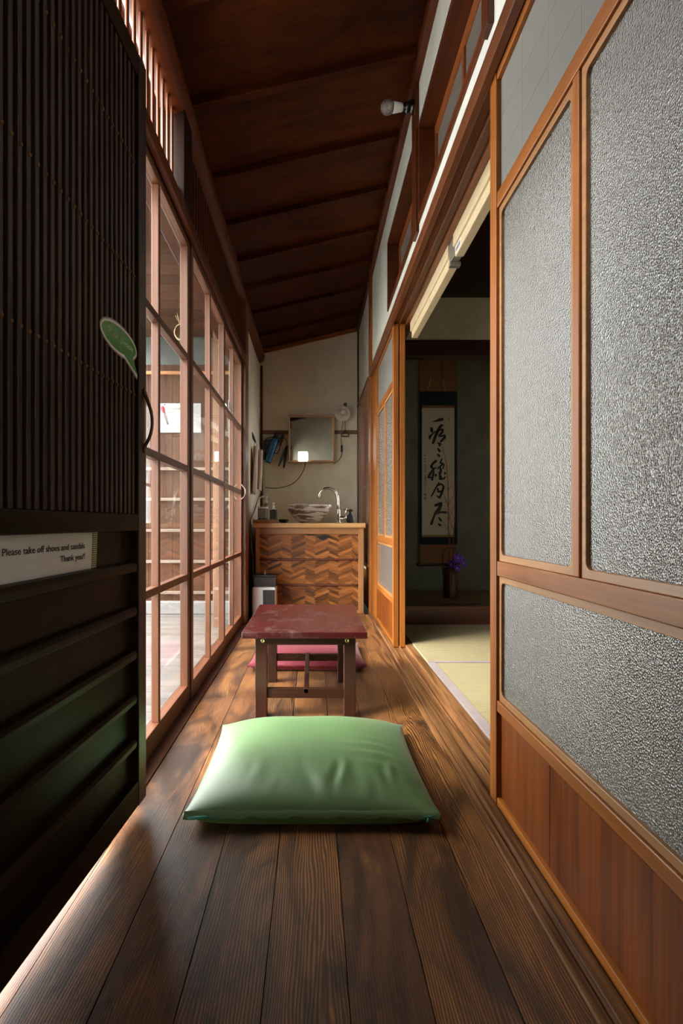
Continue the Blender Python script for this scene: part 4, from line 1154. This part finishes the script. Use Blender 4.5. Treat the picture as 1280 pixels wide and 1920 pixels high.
# ---- alcove: scroll, flower basket
STROKES = [[(76.8,110.0,1.0), (106.6,103.1,12.4), (143.3,91.7,26.8), (161.6,89.4,22.7)],[(152.5,135.2,20.6), (129.5,169.6,22.7), (106.6,220.0,22.7), (86.0,277.3,18.6)],[(74.5,160.4,20.6), (78.0,183.4,22.7)],[(106.6,183.4,8.3), (74.5,210.9,14.4), (60.8,226.9,22.7), (60.8,243.0,12.4)],[(166.2,137.5,12.4), (147.9,139.8,12.4)],[(138.7,174.2,12.4), (161.6,169.6,20.6), (161.6,188.0,18.6), (134.1,220.0,18.6), (147.9,222.3,12.4), (180.0,213.2,16.5), (177.7,233.8,22.7), (147.9,263.6,16.5)],[(122.7,275.1,10.3), (143.3,284.2,22.7), (136.4,298.0,14.4)],[(125.0,318.6,12.4), (138.7,339.2,20.6)],[(122.7,364.4,10.3), (136.4,378.2,18.6)],[(111.2,416.2,18.6), (86.0,436.8,18.6), (69.9,459.7,16.5), (88.3,478.1,14.4), (90.6,514.7,16.5), (79.1,565.2,16.5)],[(108.9,468.9,10.3), (79.1,491.8,12.4), (60.8,523.9,18.6), (47.0,546.8,12.4), (74.5,546.8,10.3)],[(108.9,523.9,16.5), (108.9,535.4,14.4)],[(157.0,400.1,10.3), (143.3,429.9,14.4), (166.2,439.1,14.4), (125.0,475.8,12.4)],[(175.4,443.7,10.3), (163.9,475.8,10.3)],[(145.6,473.5,16.5), (147.9,501.0,18.6), (138.7,523.9,14.4), (145.6,546.8,26.8)],[(129.5,507.9,8.3), (152.5,501.0,12.4)],[(180.0,507.9,14.4), (182.3,519.3,14.4)],[(138.7,558.3,12.4), (152.5,560.6,14.4), (177.7,551.4,12.4), (182.3,542.2,10.3)],[(134.1,590.4,14.4), (111.2,624.8,14.4), (74.5,693.5,12.4)],[(125.0,608.7,14.4), (152.5,597.3,14.4), (170.8,617.9,16.5), (157.0,663.7,18.6), (138.7,707.3,16.5), (115.8,691.2,8.3)],[(125.0,636.2,16.5), (125.0,659.1,14.4), (147.9,656.9,16.5)],[(21.8,391.0,2.9), (21.8,427.6,2.9)],[(14.9,400.1,2.9), (31.0,397.8,2.9)],[(17.2,418.5,2.9), (31.0,419.6,2.9)],[(17.2,446.0,2.9), (31.0,448.3,2.9), (19.5,464.3,2.9), (33.3,466.6,2.9)],[(21.8,478.1,2.9), (21.8,501.0,2.9), (33.3,501.0,2.9)],[(31.0,478.1,2.9), (29.8,496.4,2.9)],[(19.5,530.8,2.9), (33.3,528.5,2.9)],[(26.4,533.1,3.7), (25.2,572.0,3.7)],[(17.2,549.1,2.9), (33.3,546.8,2.9)],[(19.5,562.9,2.9), (31.0,572.0,2.9)],[(19.5,583.5,2.9), (18.4,613.3,2.9)],[(28.7,585.8,2.9), (33.3,597.3,2.9), (28.7,611.0,2.9)],[(26.4,627.1,2.9), (28.7,638.5,2.9)],[(17.2,647.7,2.9), (33.3,645.4,2.9)],[(21.8,354.1,3.3), (28.7,354.1,3.3)],[(12.6,375.9,3.3), (24.1,375.9,3.3)],[(28.7,366.7,3.3), (26.4,375.9,3.3)],[(213.2,73.3,4.1), (214.3,91.7,4.1)],[(104.3,766.6,20.6), (152.5,748.2,20.6), (134.1,796.3,28.9), (104.3,828.4,22.7)],[(104.3,828.4,16.5), (88.3,869.7,16.5), (72.2,913.2,18.6)],[(111.2,833.0,12.4), (147.9,819.3,14.4), (189.1,821.6,18.6)],[(131.8,862.8,10.3), (147.9,883.4,18.6)],[(127.2,911.0,10.3), (145.6,922.4,18.6)]]
SCR = thing('hanging_scroll', 'tall calligraphy scroll with dark blue borders hanging in the alcove', 'hanging scroll', (.98, 4.25, 1.0))
SX0, SX1 = .836, 1.132
SY = 4.255
def sheet(nm, x0, x1, z0, z1, m, y=0.0): MB().box(x0, x1, SY - .0015 + y, SY + y, z0, z1).build(nm, m, SCR)
SB = fabric('dark_blue_brocade', (.010, .020, .026), (.018, .032, .040), .1, .8, .2)
SBR = fabric('russet_silk', (.20, .085, .035), (.27, .125, .055), .1, .7, .3)
PAPR = plain('aged_scroll_paper', (.56, .49, .37), .8, nscale=4, noise_amt=.08)
sheet('top_silk', SX0, SX1, 1.712, 2.06, SBR)
sheet('upper_brocade', SX0, SX1, 1.602, 1.712, SB)
sheet('side_brocade', SX0, .855, .567, 1.602, SB); sheet('side_brocade', 1.110, SX1, .567, 1.602, SB)
sheet('lower_brocade', SX0, SX1, .508, .567, SB)
sheet('bottom_silk', SX0 + .004, SX1 - .004, .355, .508, SBR)
PX0, PZ0 = .855, 1.582
PAP = MB().box(PX0, 1.110, SY - .0015, SY, .567, 1.602).build('paper', PAPR, SCR)
sheet('paper_strip', PX0, 1.110, 1.582, 1.602, SBR, -.0008); sheet('paper_strip', PX0, 1.110, .567, .585, plain('ochre_strip', (.30, .20, .08), .8), -.0008)
MB().lathe((SX0 - .016, SY - .004, .352), [(.012, 0), (.012, .012), (.009, .014), (.009, .312), (.012, .314), (.012, .326)], 16, axis=(1, 0, 0)).build('roller', plain('dark_roller_wood', (.03, .014, .008), .3), SCR)
MB().box(SX0, SX1, SY - .010, SY + .002, 2.055, 2.068).build('top_bar', plain('dark_bar_wood', (.04, .018, .01), .4), SCR)
mb = MB()
def stroke(mb, pts, y):
    P = [(u / 1000 + PX0, PZ0 + .0 - v / 1000, w / 2000) for u, v, w in pts]
    fine = []
    for (xa, za, ra), (xb, zb, rb) in zip(P, P[1:]):
        k = max(2, int(math.hypot(xb - xa, zb - za) / .006))
        for i in range(k): fine.append((xa + (xb - xa) * i / k, za + (zb - za) * i / k, ra + (rb - ra) * i / k))
    fine.append(P[-1])
    d0 = Vector((fine[1][0] - fine[0][0], fine[1][1] - fine[0][1])).normalized()
    d1 = Vector((fine[-1][0] - fine[-2][0], fine[-1][1] - fine[-2][1])).normalized()
    r0, r1 = fine[0][2], fine[-1][2]
    pre = [(fine[0][0] - d0.x * r0 * k, fine[0][1] - d0.y * r0 * k, r0 * q) for k, q in ((.8, .35), (.5, .75))]
    pst = [(fine[-1][0] + d1.x * r1 * k, fine[-1][1] + d1.y * r1 * k, r1 * q) for k, q in ((.5, .75), (.8, .35))]
    fine = pre + fine + pst
    mb.tube([(x, y, z) for x, z, r in fine], [r for _, _, r in fine], 8, squash=(1, .03, 1))
for s_ in STROKES: stroke(mb, s_, SY - .0018)
mb.build('calligraphy', INK, PAP)
mb = MB()
for v in (672, 702): mb.box(PX0 + .016, PX0 + .034, SY - .0022, SY - .0015, PZ0 - v / 1000 - .018, PZ0 - v / 1000)
mb.build('seal_marks', plain('faded_seal', (.30, .17, .10), .8), PAP)
for x, tilt in ((.922, -.010), (1.018, .006)):
    rb = MB().hexa([(x - .010, SY - .0045, 1.80), (x + .010, SY - .0045, 1.80), (x + .010, SY - .003, 1.80), (x - .010, SY - .003, 1.80), (x - .010, SY - .0045, 2.06), (x + .010, SY - .0045, 2.06), (x + .010, SY - .003, 2.06), (x - .010, SY - .003, 2.06)]).build('hanging_ribbon', SBR, SCR)
    MB().hexa([(x - .004 + tilt * 2.5, SY - .012, 1.722), (x + .004 + tilt * 2.5, SY - .012, 1.722), (x + .004 + tilt * 2.5, SY - .010, 1.722), (x - .004 + tilt * 2.5, SY - .010, 1.722), (x - .004, SY - .0045, 1.805), (x + .004, SY - .0045, 1.805), (x + .004, SY - .003, 1.805), (x - .004, SY - .003, 1.805)]).build('ribbon_end', plain('pale_ribbon', (.42, .31, .15), .7), rb)

VX, VY, VZ = .975, 3.846, .148
FB = thing('flower_basket', 'reddish-brown tall basket vase with an arched handle on the alcove floor', 'basket vase', (VX, VY, VZ))
m, t, b = nt('red_brown_basketry')
tc = N(t, 'ShaderNodeTexCoord'); ck = N(t, 'ShaderNodeTexChecker'); ck.inputs['Scale'].default_value = 140
t.links.new(tc.outputs['Object'], ck.inputs[0]); ck.inputs[1].default_value = (.10, .022, .012, 1); ck.inputs[2].default_value = (.045, .010, .006, 1)
t.links.new(ck.outputs[0], b.inputs['Base Color']); b.inputs['Roughness'].default_value = .35; bump(t, b, ck.outputs[1], .4, .002)
BASK = m
MB().lathe((VX, VY, VZ), [(.050, 0), (.052, .006), (.052, .150), (.048, .165), (.052, .178), (.056, .212), (.052, .212), (.044, .170), (.044, .02), (.01, .015)], 12).build('basket_body', BASK, FB)
mb = MB()
for q in range(6):
    a = q * math.pi / 3 + .2
    mb.tube([(VX + .053 * math.cos(a), VY + .053 * math.sin(a), VZ + .002), (VX + .053 * math.cos(a), VY + .053 * math.sin(a), VZ + .205)], .003, 6)
mb.build('basket_ribs', plain('polished_red_cane', (.16, .040, .016), .25), FB)
MB().tube(smooth_path([(VX - .052, VY, VZ + .16), (VX - .054, VY, VZ + .28), (VX - .048, VY, VZ + .33), (VX - .020, VY, VZ + .352), (VX + .012, VY, VZ + .352), (VX + .040, VY, VZ + .335), (VX + .050, VY, VZ + .29), (VX + .052, VY, VZ + .17)], 6), .0045, 8).build('arched_handle', plain('dark_cane', (.05, .018, .010), .35), FB)
TWIGS = [[(-0.008,0.212),(-0.015,0.417),(-0.021,0.512),(-0.022,0.664),(-0.027,0.815),(-0.038,0.948),(-0.068,1.07)],[(0.015,0.212),(0.019,0.379),(0.027,0.512),(0.03,0.626),(0.027,0.721),(0.042,0.891),(0.064,1.043)],[(-0.02,0.55),(0.028,0.668)],[(-0.02,0.607),(0.023,0.455)],[(-0.023,0.664),(-0.057,0.732)],[(-0.021,0.66),(0.023,0.736),(0.011,0.759)],[(-0.023,0.762),(0.0,0.804)],[(-0.023,0.762),(-0.046,0.797)],[(-0.021,0.577),(0.025,0.467)],[(-0.023,0.489),(-0.064,0.546)],[(-0.021,0.489),(0.004,0.508)],[(0.03,0.55),(-0.008,0.618),(0.015,0.645)],[(-0.004,0.228),(-0.004,0.455),(0.002,0.501)],[(0.023,0.47),(-0.004,0.516),(0.019,0.561)],[(-0.023,0.645),(-0.053,0.713)]]
TW = thing('red_twigs', 'bare red branching twigs standing in the flower basket', 'twigs', (VX, VY, VZ + .18))
rnd = random.Random(4)
for i, tw in enumerate(TWIGS):
    r0 = .0042 if i < 2 else .0019
    yo = (rnd.uniform(-.010, .010) if i > 1 else 0) + (.010 if i == 1 else -.006 if i == 0 else 0)
    pts = [(VX + x, VY + yo - z * .05 + .01, VZ + z) for x, z in tw]
    if i < 2: pts = [(VX + tw[0][0] * .5, VY, VZ + .06)] + pts
    k = len(pts)
    MB().tube(pts, [r0 * (1 - .65 * j / (k - 1)) for j in range(k)], 6).build('stem' if i < 2 else 'side_twig', plain('red_bark', (.20, .022, .016), .5) if i == 0 else bpy.data.materials['red_bark'], TW)
PUR = plain('violet_petal', (.10, .018, .34), .5, nscale=12, noise_amt=.3)
PUC = plain('petal_centre', (.45, .35, .55), .5)
def flower(c, face, r, label):
    t = thing('orchid_flower', label, 'flower', c, group='violet orchid flowers')
    f = Vector(face).normalized(); a = f.cross(Vector((0, 0, 1))).normalized(); b2 = a.cross(f)
    C = Vector(c)
    for q in range(5):
        th = math.radians(90 + 72 * q); d = a * math.cos(th) + b2 * math.sin(th); s_ = d.cross(f)
        vs_ = []; fs = []
        for i in range(7):
            u = i / 6; w = r * .46 * math.sin(math.pi * (.08 + .86 * u)) ** .7
            for j in range(5):
                k = -1 + j / 2
                vs_.append(C + d * r * u + s_ * w * k + f * (r * .25 * math.sin(u * 2.2) - r * .10 * k * k))
        for i in range(6):
            for j in range(4):
                p = i * 5 + j; fs.append((p, p + 1, p + 6, p + 5))
        o = MB().add(vs_, fs, 0, True).build('petal', PUR, t)
        so = o.modifiers.new('thick', 'SOLIDIFY'); so.thickness = .0012
    MB().lathe(C, [(.001, -.001), (.006, .001), (.005, .006), (.001, .009)], 10, axis=f).build('centre', PUC, t)
    MB().tube([C - f * .002, C - f * .02 + Vector((-.01, .004, -.03)), (VX + .02, VY - .01, VZ + .17)], .002, 6).build('flower_stem', plain('dark_stem', (.05, .06, .02), .6), t)
flower((VX + .038, VY - .060, VZ + .282), (-.1, -1, .15), .040, 'fully open violet flower facing out, topmost in the basket')
flower((VX + .082, VY - .045, VZ + .246), (.7, -.8, .1), .033, 'violet flower turned right beside the basket rim')
flower((VX - .006, VY - .055, VZ + .240), (-.6, -.8, .1), .028, 'smaller violet flower at the left of the basket rim')
flower((VX + .030, VY - .065, VZ + .215), (.1, -1, -.3), .028, 'lowest violet flower drooping over the basket front')

# ---- outside: notice, straw ring
NS = thing('handwritten_notice', 'white handwritten notice pinned to the porch wall outside', 'notice', (-1.23, 4.99, 1.65))
MB().box(-1.430, -1.036, 4.992, 4.998, 1.512, 1.782).build('sheet', plain('notice_paper', (.34, .34, .35), .8, noise_amt=.04), NS)
def mark(nm, pts, r, m): MB().tube([(x, 4.9915, z) for x, z in pts], r, 6, squash=(1, .25, 1)).build(nm, m, NS)
RDM = plain('red_marker', (.50, .035, .06), .7); GYM = plain('grey_pencil', (.32, .31, .33), .8)
mark('spoon_drawing', [(-1.398, 1.752), (-1.390, 1.735), (-1.382, 1.712), (-1.374, 1.692)], [.014, .020, .014, .007], RDM)
mark('spoon_handle', [(-1.378, 1.698), (-1.362, 1.640), (-1.343, 1.585)], .0035, plain('brown_marker', (.09, .05, .05), .8))
mark('spoon_handle', [(-1.366, 1.698), (-1.350, 1.640), (-1.336, 1.585)], .003, bpy.data.materials['brown_marker'])
mb = MB(); rnd = random.Random(6)
for zc, x0, x1, st in ((1.732, -1.345, -1.235, .018), (1.700, -1.34, -1.26, .022)):
    x = x0
    while x < x1:
        mb.tube([(x, 4.9915, zc - .008), (x + .004, 4.9915, zc + .007), (x + .008, 4.9915, zc - .004)], .0013, 5); x += st
for zc in (1.640, 1.602, 1.565): mb.tube([(-1.335 + rnd.uniform(-.01, .01), 4.9915, zc), (-1.29, 4.9915, zc + .002), (-1.24, 4.9915, zc - .001)], .0012, 5)
for k in range(6): mb.tube([(-1.405, 4.9915, 1.665 - k * .022), (-1.392, 4.9915, 1.660 - k * .022)], .0014, 5)
for k in range(5): mb.tube([(-1.215 + .01 * (k % 2), 4.9915, 1.67 - k * .028), (-1.195, 4.9915, 1.655 - k * .028)], .0013, 5)
for k in range(12):
    a = k * .55; mb.tube([(-1.088 + .018 * math.cos(a), 4.9915, 1.712 + .018 * math.sin(a)), (-1.088 + .018 * math.cos(a + .4), 4.9915, 1.712 + .018 * math.sin(a + .4))], .0015, 5)
mb.tube([(-1.10, 4.9915, 1.748), (-1.085, 4.9915, 1.754), (-1.075, 4.9915, 1.744)], .002, 5)
for k in range(5): mb.tube([(-1.09 + .008 * k, 4.9915, 1.66 - k * .016), (-1.075 + .007 * k, 4.9915, 1.646 - k * .016)], .0012, 5)
mb.build('handwritten_lettering', GYM, NS)
for x in (-1.372, -1.113): MB().lathe((x, 4.992, 1.770), [(.005, 0), (.004, .004), (.001, .005)], 10, axis=(0, -1, 0)).build('pin', BLACK, NS)
SW = thing('straw_ring', 'small straw ring ornament hanging under the porch ceiling outside', 'ornament', (-.860, 3.5, 1.93))
mb = MB(); rnd = random.Random(12)
for q in range(3):
    pts = [(-.860 + (.036 + .002 * q) * math.cos(2 * math.pi * i / 24) + rnd.uniform(-.002, .002), 3.5 + .003 * q, 1.915 + (.048 + .002 * q) * math.sin(2 * math.pi * i / 24)) for i in range(24)]
    mb.tube(pts, .0025, 5, closed=True)
for q in range(6): mb.tube([(-.86, 3.5, 1.962), (-.86 + rnd.uniform(-.035, .035), 3.5 + rnd.uniform(-.01, .01), 2.02 + rnd.uniform(-.01, .02))], .0012, 4)
mb.build('straw', plain('dry_straw', (.52, .40, .20), .8), SW)
MB().tube([(-.86, 3.5, 1.962), (-.86, 3.5, 2.402)], .0008, 4).build('hanging_thread', plain('thin_thread', (.4, .33, .2), .8), SW)
